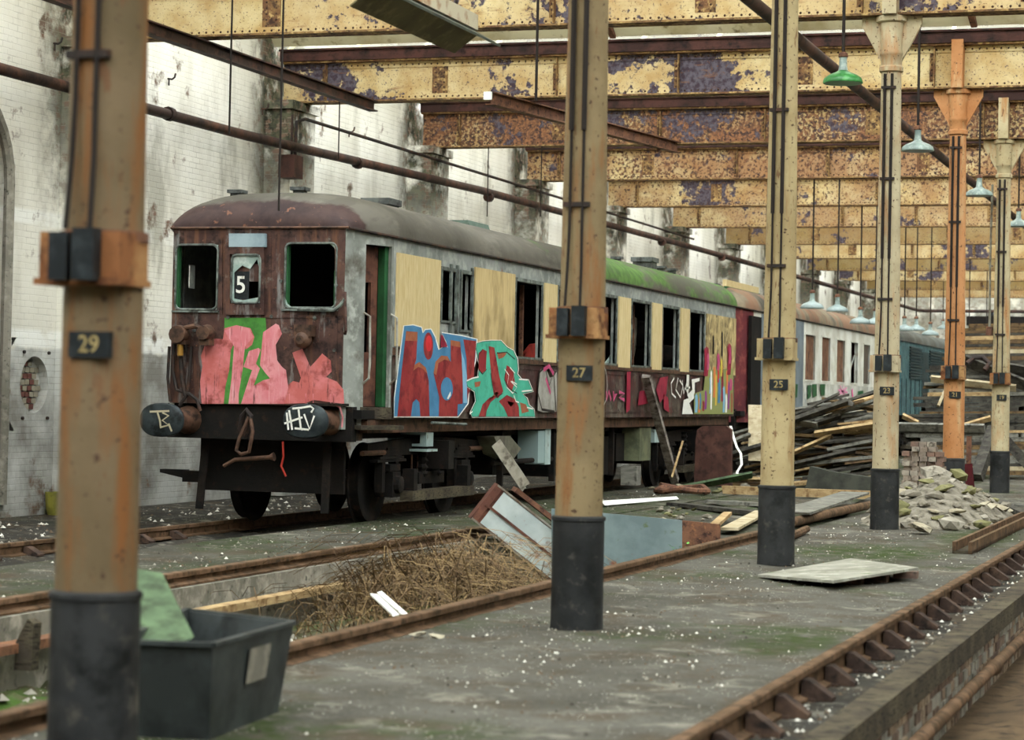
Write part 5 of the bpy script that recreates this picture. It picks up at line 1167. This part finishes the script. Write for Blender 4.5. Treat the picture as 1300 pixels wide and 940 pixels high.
# ---- high stack of timber at the right: level courses stepping back
H2 = 'long weathered plank in the high timber stack behind columns 21 and 19'
def h2(x, y, j=0.0): return athp(x, y, 48.2+j, .6)
tilt = math.tan(math.radians(1.5)); Xr0 = -6.0
z = .06; n2 = 0; STK = []
while z < 3.25 and n2 < 158:
    th = rnd.choice((.06, .075, .09)); Yf = 48.2+.6*z+rnd.uniform(-.03, .03)
    xl = aty(1146+max(0, (z-1.1)/1.9)*58+rnd.uniform(-4, 10), 520, Yf).x; xr = aty(1345, 520, Yf).x
    for row in range(2):
        x = xl + rnd.uniform(-.1, .35)
        while x < xr and n2 < 158:
            L = rnd.uniform(1.3, 4.2); w_ = rnd.uniform(.15, .2); yy = Yf+.1+row*.26+rnd.uniform(-.03, .03); e = min(x+L, xr+.4); yw = rnd.uniform(-.012, .012)
            zz = lambda q: z+th/2+(q-Xr0)*tilt
            if z+th/2+(min(x, e)-Xr0)*tilt > .05:
                STK.append(obb(Vector((x, yy-yw, zz(x))), Vector((e, yy+yw, zz(e))), w_, th-.006, 0.0))
                plank(H2, Vector((x, yy-yw, zz(x))), Vector((e, yy+yw, zz(e))), w_, th-.006, rnd.choice(['dark', 'dark', 'dark', 'grey', 'grey', 'brown', 'brown', 'brown', 'tan', 'dark', 'pale']), group='planks in the high timber stack', rag=.01); n2 += 1
            x = e + rnd.uniform(.05, .13)
    z += th
for lab, a, b_, w_, m in (('dark plank sloping down right from behind column 21 on top of the stack', (1226, 458), (1340, 505), .3, 'dark'), ('black plank on the skyline of the stack, right of column 19', (1280, 470), (1345, 480), .35, 'dark'), ('pale plank end poking left from the stack', (1182, 481), (1290, 493), .16, 'pale'),
                          ('short pale stick leaning on the stack left of column 21', (1191, 516), (1199, 498), .08, 'pale'), ('tan splintered plank between columns 21 and 19', (1224, 541), (1258, 531), .12, 'tan'), ('grey-blue board low between columns 23 and 21', (1141, 542), (1250, 544), .2, 'grey'), ('tan plank slanting behind column 23', (1146, 528), (1166, 538), .12, 'tan')):
    jj = 0.0                          # bring the board forward until it just leans on the stack
    while any(clash(obb(h2(*a, jj), h2(*b_, jj), w_, .06, .9), q) for q in STK) and jj > -1.5: jj -= .02
    STK.append(obb(h2(*a, jj), h2(*b_, jj), w_, .06, .9)); plank(lab, h2(*a, jj), h2(*b_, jj), w_, .06, m, roll=.9, rag=.01)
for k, (a, b_) in enumerate((((1240, 607), (1262, 545)), ((1274, 556), (1306, 592)))):
    plank(('thick dark timber baulk leaning between columns 21 and 19', 'thick dark timber baulk leaning right of column 19')[k], athp(*a, 46.2, .6), athp(*b_, 46.6, .6), .22, .2, 'dark')
tag(MB().tube([h2(x, y, -.45) for x, y in ((1228, 462), (1236, 455), (1248, 454), (1256, 462), (1250, 470))], .06, 8).build('black_hose', M['iron'], loc=h2(1228, 462, -.45)), 'curved black hose lying on top of the timber stack', 'hose')
# ---- brick stack and rubble
bms = [mat('stack_brick_%d' % i, c, [(c2, 8, .52, .1), ('4a443c', 14, .6, .07)], .9, bump=.2) for i, (c, c2) in enumerate((('8a8176', 'a39a8c'), ('756a60', '8c8074'), ('94877a', '6f6257'), ('6d5a50', '85685a')))]
bd = []
for m in bms:
    o = MB().box(-.051, .051, -.105, .105, -.033, .033).build('brick', m); bd.append(o.data); bpy.data.objects.remove(o)
bx0 = aty(1146, 580, 31.6).x
for r_ in range(15):
    for c_ in range(5):
        if r_ > 12 and c_ in (0, 4): continue
        o = bpy.data.objects.new('brick', rnd.choice(bd)); COL.objects.link(o)
        o.location = (bx0+.05+c_*.113+rnd.uniform(-.003, .003)+(r_ % 2)*.02, 31.65+rnd.uniform(-.03, .03), .037+r_*.0665); o.rotation_euler = (0, 0, rnd.uniform(-.02, .02))
        tag(o, 'old brick stacked in the square pile right of column 23', 'brick', 'bricks in the square stack')
mound = MB(); mcx, mcy = -3.85, 30.3
def mh(x, y):
    d = math.hypot((x-mcx)/.95, (y-mcy)/2.5); return .62*max(0, 1-d)**.8*max(0, min(1, (31.4-y)/.35)) if d < 1 else 0
N = 26
for j in range(N+1):
    for i in range(N+1):
        x, y = mcx-1+2*i/N, 27.75+3.7*j/N; mound.v.append((x, y, mh(x, y)-.01+rnd.uniform(-.02, .03)*(mh(x, y) > .02)))
for j in range(N):
    for i in range(N):
        a = j*(N+1)+i; mound.f.append((a, a+1, a+N+2, a+N+1)); mound.m.append(0)
mo = mound.build('rubble_fines', mat('rubble_dust', '6d675b', [('857f72', 5, .5, .1), ('484338', 9, .57, .08)], .95, bump=.4), loc=(mcx, mcy, 0)); tag(mo, 'heap of pale rubble dust and fines right of column 23', 'rubble'); mo['kind'] = 'stuff'
SM = [mat('stone_%d' % i, c, [(c2, 6, .52, .1), ('5a5448', 11, .62, .06)], .92, bump=.3) for i, (c, c2) in enumerate((('857f72', '9d978a'), ('6d675b', '837d70'), ('938a75', 'a9a28d'), ('62603f', '7c7954')))]
sd_ = []
for k in range(8):
    bm = bmesh.new(); bmesh.ops.create_icosphere(bm, subdivisions=1, radius=.5)
    fl = rnd.uniform(.35, .8)
    for v in bm.verts: v.co = Vector((round(v.co.x*rnd.uniform(.9, 1.3)*3)/3, v.co.y*rnd.uniform(.7, 1.1), v.co.z*fl*rnd.uniform(.8, 1.15)))
    me = bpy.data.meshes.new('rubble_stone'); bm.to_mesh(me); bm.free(); me.materials.append(SM[k % 4]); sd_.append(me)
def stone(name, x, y, z, s, label, group, cat='stone', k=None):
    o = bpy.data.objects.new(name, rnd.choice(sd_) if k is None else sd_[k]); COL.objects.link(o); o.location = (x, y, z); o.scale = (s, s, s*.8); o.rotation_euler = (rnd.uniform(-.3, .3), rnd.uniform(-.3, .3), rnd.uniform(0, 6)); return tag(o, label, cat, group)
PLACED = []
def free(x, y, s, f=.52):
    if any(abs(x-u) < (s+q)*f and abs(y-v) < (s+q)*f for u, v, q in PLACED): return False
    PLACED.append((x, y, s)); return True
for px, py in ((1185, 650), (1170, 668), (1205, 664), (1152, 648), (1216, 650), (1190, 625)):
    q = atz(px, py+5, .05); PLACED.append((q.x, q.y, .4))
for k in range(900):
    a, rr = rnd.uniform(0, 6.28), math.sqrt(rnd.random())
    x, y = mcx+.95*rr*math.cos(a), mcy+2.5*rr*math.sin(a)
    if math.hypot(x-XC, y-YK(3)) < .35 or y > 31.3: continue
    s = rnd.uniform(.1, .3)*(1 if k < 500 else .6)
    if not free(x, y, s): continue
    stone('rubble_stone', x, y, mh(x, y)+s*.12, s, 'pale broken stone in the rubble heap between columns 23 and 21', 'stones in the rubble heap')
for px, py, s, k in ((1185, 650, .42, 0), (1170, 668, .38, 2), (1205, 664, .34, 4), (1152, 648, .35, 1), (1216, 650, .36, 3), (1190, 625, .42, 5)):
    p = atz(px, py+5, .05); stone('rubble_stone', p.x, p.y, mh(p.x, p.y)+.08, s, 'large pale stone slab lying at the front of the rubble heap', 'large slabs in the rubble heap', k=k)
p = atz(1245, 665, .08); stone('mossy_stone', p.x, p.y, .07, .24, 'mossy yellow-green stone beside the loose rail', None, k=3)
# ---- loose rail, sheets and boards on the floor
P, Q = atz(1209, 696, .06), atz(1297, 656, .06); lr = thing('loose_joist', 'rusty loose joist lying on the floor before the rubble heap', 'joist', (P.x, P.y, 0)); d = (Q-P).normalized(); sdv = Vector((d.y, -d.x, 0))
MB().obox(P+Vector((0,0,-.055)), Q-P, sdv*.2, (0,0,.03)).build('joist_web', M['dark_timber'], lr); MB().obox(P+Vector((0,0,-.055)), Q-P, sdv*.04, (0,0,.12)).build('flange', M['railrust'], lr); MB().obox(P+sdv*.16+Vector((0,0,-.055)), Q-P, sdv*.04, (0,0,.12)).build('flange', M['railrust'], lr)
plank('dark plank at right edge before column 19', atz(1274, 641, .05), atz(1300, 653, .05), .12, .06, 'dark'); plank('pale short plank at the right picture edge', atz(1292, 642, .05), atz(1316, 644, .05), .12, .04, 'grey')
shp = [atz(x, y, z) for x, y, z in ((962, 733, .012), (1058, 741, .06), (1166, 724, .10), (1080, 712, .03))]
tag(MB().prism(shp, (0, 0, .022)).build('cement_sheet', mat('cement_board', '97958a', [('7d7c70', 2, .5, .1), ('5d6b45', 3, .64, .06), ('b0aea2', 7, .6, .08)], .9, bump=.15), loc=(shp[0].x, shp[0].y, 0)), 'flat grey cement sheet lying propped up on the floor right of column 25', 'sheet')
for k, (px, py) in enumerate(((1150, 730), (1112, 735), (1080, 738))):
    p = atz(px, py, .03); tag(MB().cbox((p.x, p.y, .03), .2, .14, .06).build('brick', bms[3], loc=(p.x, p.y, 0)), ('brick under the raised right corner of the cement sheet', 'brick under the front edge of the cement sheet, second from right', 'brick under the front edge of the cement sheet, farthest left')[k], 'brick')
for lab, a, b_, w_, t_, m, z in (('long square beam with pale top at the foot of the heap', (918, 622), (1108, 629), .14, .13, 'tan', .07), ('grey plank lying left of column 25', (897, 637), (972, 641), .2, .05, 'grey', .03), ('dark grey plank lying before the scrap line left of column 25', (855, 640), (972, 653), .22, .05, 'dark', .03),
        ('grey board propped up left of column 23', (1006, 652), (1086, 626), .42, .03, 'grey', .16), ('dark board lying left of column 23 base', (1060, 654), (1112, 632), .14, .04, 'dark', .04), ('pale board beside column 25 base', (926, 672), (968, 650), .2, .03, 'pale', .05),
        ('grey plank behind column 25 on the floor', (1004, 645), (1040, 640), .2, .05, 'grey', .03), ('tan plank end over the blue plate', (906, 668), (924, 652), .1, .04, 'tan', .1)):
    P, Q = atz(*a, z), atz(*b_, z); plank(lab, P, Q, w_, t_, m)
P, Q = atz(1004, 664, .07), atz(1108, 641, .09); tag(MB().tube([P, P.lerp(Q, .5)+Vector((0,0,.01)), Q], .06, 10).build('rusty_pole', M['railrust'], loc=P, smooth=True), 'rusty pole lying between columns 25 and 23', 'pole')
P, Q = atz(1002, 682, .05), atz(1024, 672, .05); tag(MB().tube([P, Q], .045, 8).build('rusty_pole', M['railrust'], loc=P, smooth=True), 'short rusty pole end beside the base of column 25', 'pole')
def on_floor(px, py, z=.0): return atz(px, py, z)
P, Q = on_floor(768, 642, .02), on_floor(862, 634, .02); tag(MB().add([P, Q, Q+Vector((-.1,.25,.03)), P+Vector((-.15,.3,.05))], [(0,1,2,3)]).build('plastic_sheet', M['white_paint'], loc=P), 'white crumpled plastic strip on the floor right of column 27', 'sheet')
hc = on_floor(866, 624, .06); tag(MB().tube([hc+Vector((.38*math.cos(a*.7)*(1+.1*math.sin(a*3)), .5*math.sin(a*.7), .03*math.sin(a*2)+.02*a/5)) for a in range(14)], .05, 7).build('hose_coil', M['rust'], loc=hc), 'brown coiled hose lying right of column 27', 'hose')
# leaning post
P, Q = atx(857, 612, -9.2), atx(820, 478, -9.3); plank('rough grey post leaning against the coach side', P, Q, .13, .1, mat('post_grey', '6d645c', [('8f8780', 5, .5, .1, (1,1,4)), ('3f342e', 7, .57, .08)], .9, bump=.4), 'leaning_post', 'post', up=(0,1,0))
plank('thin pale stick leaning beside the rough grey post', atx(853, 606, -9.1), atx(867, 560, -9.1), .03, .02, 'tan', 'leaning_stick', 'stick', up=(0,1,0))
tag(MB().cbox(atx(801, 604, -9.3), .25, .3, .3).build('grey_crate', WOOD['grey'], loc=atx(801, 611, -9.3)), 'small grey crate under the coach edge', 'crate')
# ---- locker tipped into the pit
Bc = atx(598, 659, -7.8); Ec = atz(697, 737, -.42); av = (Ec-Bc).normalized(); uv = (Vector((0,0,1))-av*av.z).normalized(); wv = uv.cross(av)
if wv.y < 0: wv = -wv
hh = (aty(633, 616, Bc.y)-Bc).length*.98; LL = 1.62
lk = thing('steel_locker', 'white and rusty steel locker tipped into the pit behind column 27', 'locker', Bc)
lw = mat('locker_white', 'b9c2c2', [('a3adae', 2, .5, .1), ('8a5a3c', 2.6, .66, .05), ('74503a', 9, .68, .04)], .5); lr_ = mat('locker_rust', '5d3a30', [('7a5040', 3, .52, .1), ('3d2724', 6, .58, .08)], .7)
MB().obox(Bc, av*LL, uv*hh, wv*.46).build('case', lr_, lk)
for u0, u1 in ((.06, .44), (.5, .94)): MB().obox(Bc+uv*hh*u0+av*.1-wv*.012, av*(LL-.15), uv*hh*(u1-u0), wv*.012).build('door_panel', lw, lk)
MB().obox(Bc+uv*hh*.44-wv*.03+av*.02, av*(LL-.05), uv*hh*.06, wv*.03).build('centre_rib', lr_, lk)
for u in (0, .955): MB().obox(Bc+uv*hh*u-wv*.025, av*LL, uv*hh*.045, wv*.025).build('edge_rib', mat('locker_edge', '8d8a80', [('5d4a3c', 5, .5, .1)], .5), lk)
MB().obox(Bc-wv*.02-av*.012, av*.08, uv*hh, wv*.02).build('end_flange', lr_, lk)
MB().obox(Bc+uv*(hh+.05)+av*.2+wv*.1, av*(LL-.25), wv*.5, uv*.05).build('lid', M['rust'], lk)
P, Q = aty(667, 618, Bc.y+.25), aty(630, 563, Bc.y+.55); sp_ = plank('thin grey metal strip leaning up out of the locker', P, Q, .12, .015, mat('strip_metal', '6d685c', [('858074', 6, .5, .1), ('4a443a', 8, .6, .07)], .5), 'metal_strip', 'strip', up=(0,1,0))
# ---- blue plate across the end of the pit
pts = [aty(700, 646, 22.9), aty(866, 661, 22.9), aty(866, 720, 22.9), aty(700, 720, 22.9)]
bp = thing('steel_plate', 'blue-grey steel plate with rusty end standing across the pit', 'plate', (pts[0].x, 22.9, -.45))
MB().prism(pts, (0, .03, 0)).build('painted_plate', mat('plate_blue', '7d8d90', [('6a7a7e', 2, .5, .1), ('7a4a32', 3.2, .63, .04), ('5d6b45', 6, .68, .05)], .6), bp)
pts = [aty(866, 661, 22.9), aty(914, 666, 22.9), aty(914, 715, 22.9), aty(866, 720, 22.9)]; MB().prism(pts, (0, .03, 0)).build('rusty_end', M['rust'], bp)
for k in range(26):
    px, py = rnd.uniform(838, 905), rnd.uniform(644, 660); p = atz(px, py, .03); s = rnd.uniform(.06, .14)
    if not free(p.x, p.y, s, .7): continue
    stone('rubble_stone', p.x, p.y, .03, s, 'small broken stone in the line of debris behind the blue plate', 'debris behind the blue plate')
# ---- weeds in the pit
gm = MB(); rg = random.Random(9)
gc = Vector((-6.75, 18.9, -.48))
def hump(x, y): return .34*math.exp(-((x-gc.x)/.75)**2-((y-gc.y)/1.7)**2)
for j in range(21):
    for i in range(21):
        x, y = gc.x-1+2*i/20, gc.y-3+6*j/20; gm.v.append((x, y, -.5+hump(x, y)))
for j in range(20):
    for i in range(20): a = j*21+i; gm.f.append((a, a+1, a+22, a+21)); gm.m.append(0)
struct(gm.build('ground', M['soil'], smooth=True))
dg_ = MB()
for k in range(3600):
    x, y = gc.x+rg.gauss(0, .36), gc.y+rg.gauss(0, .95)
    if not -7.6 < x < -5.35 or y > 20.3: continue
    z = -.5+hump(x, y); a = rg.uniform(0, 6.28); big = rg.random() < .08; L = rg.uniform(.5, .9) if big else rg.uniform(.15, .5); hgt = rg.uniform(.3, .5) if big else rg.uniform(.06, .3); w_ = .005 if big else .0035; n = 4; pr0 = None
    for s in range(n+1):
        u = s/n; px, py = x+math.cos(a)*L*u, y+math.sin(a)*L*u; pz = z+hgt*math.sin(min(1, u*1.1)*math.pi*.75)*1.1
        e = Vector((-math.sin(a), math.cos(a), .2))*w_*(1.2-u)
        dg_.v += [(px-e.x, py-e.y, pz), (px+e.x, py+e.y, pz+.004)]
    b0 = len(dg_.v)-2*(n+1)
    for s in range(n): dg_.f.append((b0+2*s, b0+2*s+2, b0+2*s+3, b0+2*s+1)); dg_.m.append(rg.randrange(3))
go = dg_.build('dead_grass', [mat('dead_grass_a', '6d5840', ()), mat('dead_grass_b', '4f402d', ()), mat('dead_grass_c', '8a7350', ())], loc=gc); tag(go, 'tangle of dry brown weeds filling the pit', 'grass'); go['kind'] = 'stuff'
wm = [mat('weed_green_a', '5c9a45', [('6fb055', 9, .5, .1)], .6), mat('weed_green_b', '3f7a35', (), .6)]
def weed(label, p, n, s):
    t = thing('weed', label, 'plant', p, 'green weeds in the pit'); b = MB()
    for k in range(n):
        a = rg.uniform(0, 6.28); r_ = rg.uniform(0, s); c = p+Vector((r_*math.cos(a), r_*math.sin(a)*1.4, rg.uniform(.02, .14)))
        d = Vector((math.cos(a), math.sin(a), rg.uniform(-.3, .6)))*rg.uniform(.03, .065); e = d.cross(Vector((0,0,1)))*.6
        b.mi = rg.randrange(2); b.add([c, c+d*.5+e*.5, c+d, c+d*.5-e*.5], [(0,1,2,3)])
    o = b.build('leaves', wm, t); o['kind'] = 'stuff'
    st = MB()
    for k in range(5): a = k*1.26; st.tube([p, p+Vector((s*.5*math.cos(a), s*.5*math.sin(a), .1))], .004, 4)
    st.build('stems', wm[1], t)['kind'] = 'stuff'
for lab, px, py, n, s in (('low green weed clump behind the grey bin', 315, 762, 160, .4), ('green weed at pit edge left of the dry grass', 345, 745, 70, .18), ('green weed clump under the tipped locker', 632, 715, 150, .28), ('small green weed in middle of the dry grass', 480, 728, 60, .14), ('green weed on right of the dry grass', 600, 705, 70, .2), ('green weed at left pit edge beside column 29', 262, 770, 120, .25)):
    p = atz(px, py, -.36); weed(lab, p, n, s)
p = atz(840, 690, .0); weed('thin green weed growing before the blue plate', Vector((-5.45, 22.5, -.1)), 30, .2)
for k, (a, b_) in enumerate((((474, 755), (503, 782)), ((482, 753), (513, 780)))): plank(('white lath lying in the dry grass, left of two', 'white lath lying in the dry grass, right of two')[k], atz(*a, -.05), atz(*b_, -.16), .05, .015, M['white_paint'], 'white_lath', 'lath')
# timber edge below far rail
plank('tan board along the far side of the pit', Vector((-7.52, 14.5, -.17)), Vector((-7.52, 18.6, -.17)), .12, .06, 'tan'); plank('green-grey board along far pit side by column 29', Vector((-7.55, 9.5, -.16)), Vector((-7.5, 14.3, -.16)), .14, .06, 'rusty')
# ---- bin with board, dark stub, yellow tub
z_ = .42; rim = [atz(x, y, z_) for x, y in ((150, 815), (270, 819), (373, 791), (238, 775))]
cen = sum(rim, Vector())/4; bn = thing('plastic_bin', 'grey open plastic bin at bottom left behind column 29', 'bin', (cen.x, cen.y, 0)); bmn = mat('bin_grey', '343838', [('434848', 3, .5, .1), ('272a2a', 5, .57, .08)], .5)
bot = [cen+(p-cen)*.84 for p in rim]
for p in bot: p.z = 0.0
b = MB(); inn = [cen+(p-cen)*.94+Vector((0,0,0)) for p in rim]; ib = [cen+(p-cen)*.8 for p in rim]
for p in ib: p.z = .03
for i in range(4):
    j = (i+1) % 4; b.add([bot[i], bot[j], rim[j], rim[i]], [(0,1,2,3)]); b.add([ib[i], ib[j], inn[j], inn[i]], [(3,2,1,0)]); b.add([rim[i], rim[j], inn[j], inn[i]], [(0,1,2,3)])
b.add(bot, [(3,2,1,0)]); b.add(ib, [(0,1,2,3)]); b.build('tub', bmn, bn)
rm = MB()
for i in range(4): rm.bar(rim[i], rim[(i+1) % 4], .03, .02)
rm.build('rim', bmn, bn)
fl = MB(); q1, q2 = rim[1].lerp(rim[2], .42), rim[1].lerp(rim[2], .68); nb = Vector((q2.y-q1.y, -(q2.x-q1.x), 0)).normalized()*.012
fl.add([q1+nb+Vector((0,0,-.06)), q2+nb+Vector((0,0,-.06)), q2+nb*.2+Vector((0,0,-.22))-(q2-cen)*.05, q1+nb*.2+Vector((0,0,-.22))-(q1-cen)*.05], [(3,2,1,0)]); fl.build('sticker', M['concrete'], bn)
bdp = [aty(x, y, Y) for x, y, Y in ((150, 722, 10.0), (203, 731, 10.0), (243, 812, 9.3), (168, 822, 9.1))]
tag(MB().prism(bdp, (0, .025, .01)).build('green_board', WOOD['green'], loc=bdp[3]), 'mossy green board standing in the grey bin', 'board')
p = atz(28, 852, -.3); tag(MB().prism([p+Vector((-.06,0,0)), p+Vector((.06,0,0)), p+Vector((.075,0,.3)), p+Vector((.03,0,.33)), p+Vector((-.05,0,.18))], (0, .1, 0)).build('timber_stub', M['dark_timber'], loc=p), 'dark pointed timber stub in the pit at bottom left', 'stub')
p = atz(74, 654, -.17); yt = mat('yellow_tub', '8f8a3c', [('6d6a34', 4, .5, .1)], .6); tag(MB().lathe([(.14, -.1), (.17, .0), (.18, .2), (.15, .2), (.14, -.05)], 16, p+Vector((0,0,.1))).build('yellow_tub', yt, loc=p), 'small yellow tub at the foot of the white wall', 'tub')
# red cloth and post by column 21
P = aty(1226, 625, 35.2); P.z = 0; rp = tag(MB().box(P.x, P.x+.07, 35.2, 35.27, 0, 1.05).build('rusty_post', M['rust'], loc=P), 'short rusty post behind column 21', 'post')
tag(MB().add([(P.x-.02, 35.12, .62), (P.x+.1, 35.14, .64), (P.x+.16, 35.05, .2), (P.x+.12, 35.1, .01), (P.x+.03, 35.06, .01), (P.x, 35.14, .3)], [(0,1,2,3,4,5)]).build('red_cloth', mat('red_cloth', '431519', [('571c20', 5, .5, .1)], .8), loc=(P.x, 35.1, 0)), 'dark red cloth hanging right of column 21', 'cloth')
rc = atz(1240, 643, .03); tag(MB().lathe([(.2, 0), (.18, .03), (.08, .06), (.02, .06)], 9, (rc.x, rc.y, 0)).build('red_cloth', bpy.data.materials['red_cloth'], loc=(rc.x, rc.y, 0)), 'dark red rag lying on the floor right of column 21', 'cloth')
for k, (px, py) in enumerate(((533, 805), (553, 808))): p = atz(px, py, .02); stone('rag_scrap', p.x, p.y, .02, .11, ('reddish scrap on the floor before the pit, left of two', 'tan scrap on the floor before the pit, right of two')[k], None, 'scrap', k=2)
# ---- loose chips and stones too many to count
def scatter(name, label, n, region, smin, smax, m, rs, z=0.0, clusters=None):
    r_ = random.Random(rs); b = MB()
    for k in range(n):
        if clusters and r_.random() < .7: cx, cy, sx, sy = r_.choice(clusters); x, y = r_.gauss(cx, sx), r_.gauss(cy, sy)
        else: x, y = r_.uniform(region[0], region[1]), region[2]+(region[3]-region[2])*r_.random()**1.3
        if not (region[0] < x < region[1] and region[2] < y < region[3]): continue
        s = r_.uniform(smin, smax); a = r_.uniform(0, 6.28); c, q = math.cos(a)*s, math.sin(a)*s; b.mi = r_.randrange(len(m))
        b.add([(x+c, y+q, z-.004), (x-q, y+c, z-.004), (x-c*.8, y-q, z-.004), (x+q, y-c*.7, z-.004), (x+c*.2, y+q*.3, z+s*r_.uniform(.4, .9))], [(0,1,4), (1,2,4), (2,3,4), (3,0,4)])
    o = b.build(name, m, loc=((region[0]+region[1])/2, (region[2]+region[3])/2, z)); tag(o, label, 'debris'); o['kind'] = 'stuff'
chw = mat('chip_white', 'd6d3c8', ()); chg = mat('chip_grey', '8f8b80', ()); chb = mat('chip_brown', '5d4f40', ()); chd = mat('chip_dark', '3f3b34', ())
scatter('floor_chips', 'white and brown chips strewn over the floor around the columns', 2300, (-5.0, -2.45, 8, 42), .004, .016, [chw, chg, chb, chb, chd, chg], 1, 0, [(-4.2, 14.4, .5, .6), (-4.0, 18.5, .5, 1.2), (-3.8, 22.5, .5, 1.5), (-4.3, 26.8, .5, 1.2), (-3.6, 12.5, .6, .8)])
scatter('floor_chips', 'pale chips and litter strewn over the floor between pit and coach', 1300, (-9.85, -8.05, 12, 46), .006, .022, [chw, chg, chb, chd, chb, chg, chd], 2, 0, [(-9.4, 24, .4, 2), (-9.0, 31, .5, 3), (-8.6, 20, .5, 3)])
scatter('ballast_chips', 'small stones on the cinders between coach and wall', 1400, (-14.6, -11.8, 12, 40), .01, .045, [chw, chg, chd, chb], 3, -.16)
scatter('pit_rubble', 'pale crushed stones on the pit floor', 1500, (-7.4, -5.3, 10, 23), .012, .05, [chw, chg, chb, chg], 4, -.44, [(-6.4, 15.7, .3, .8), (-6.2, 22, .5, .8), (-7.1, 15.5, .2, 1.2)])
scatter('pit_rubble', 'small stones on the ledge beside the right rail', 500, (-2.26, -2.02, 10, 40), .006, .022, [chw, chg, chb, chd], 5, -.11)
for k in range(34):
    r_ = rnd.random; x, y = rnd.uniform(-9.7, -8.2), rnd.uniform(36, 44)
    s = rnd.uniform(.1, .28)
    if (x < -8.5 and 38.6 < y < 40) or not free(x, y, s, .6): continue
    stone('litter_lump', x, y, .03, s, 'grey lump of litter along the foot of the coach near the leaning post', 'litter lumps by the coach', 'litter')
for k in range(16):
    x, y = rnd.uniform(-7.5, -5.4), rnd.uniform(20.3, 22.6); s = rnd.uniform(.12, .3)
    if not free(x, y, s, .6): continue
    stone('pit_stone', x, y, -.42, s, 'mossy stone on the pit floor beneath the locker', 'stones in the pit', k=3 if k % 2 else 1)
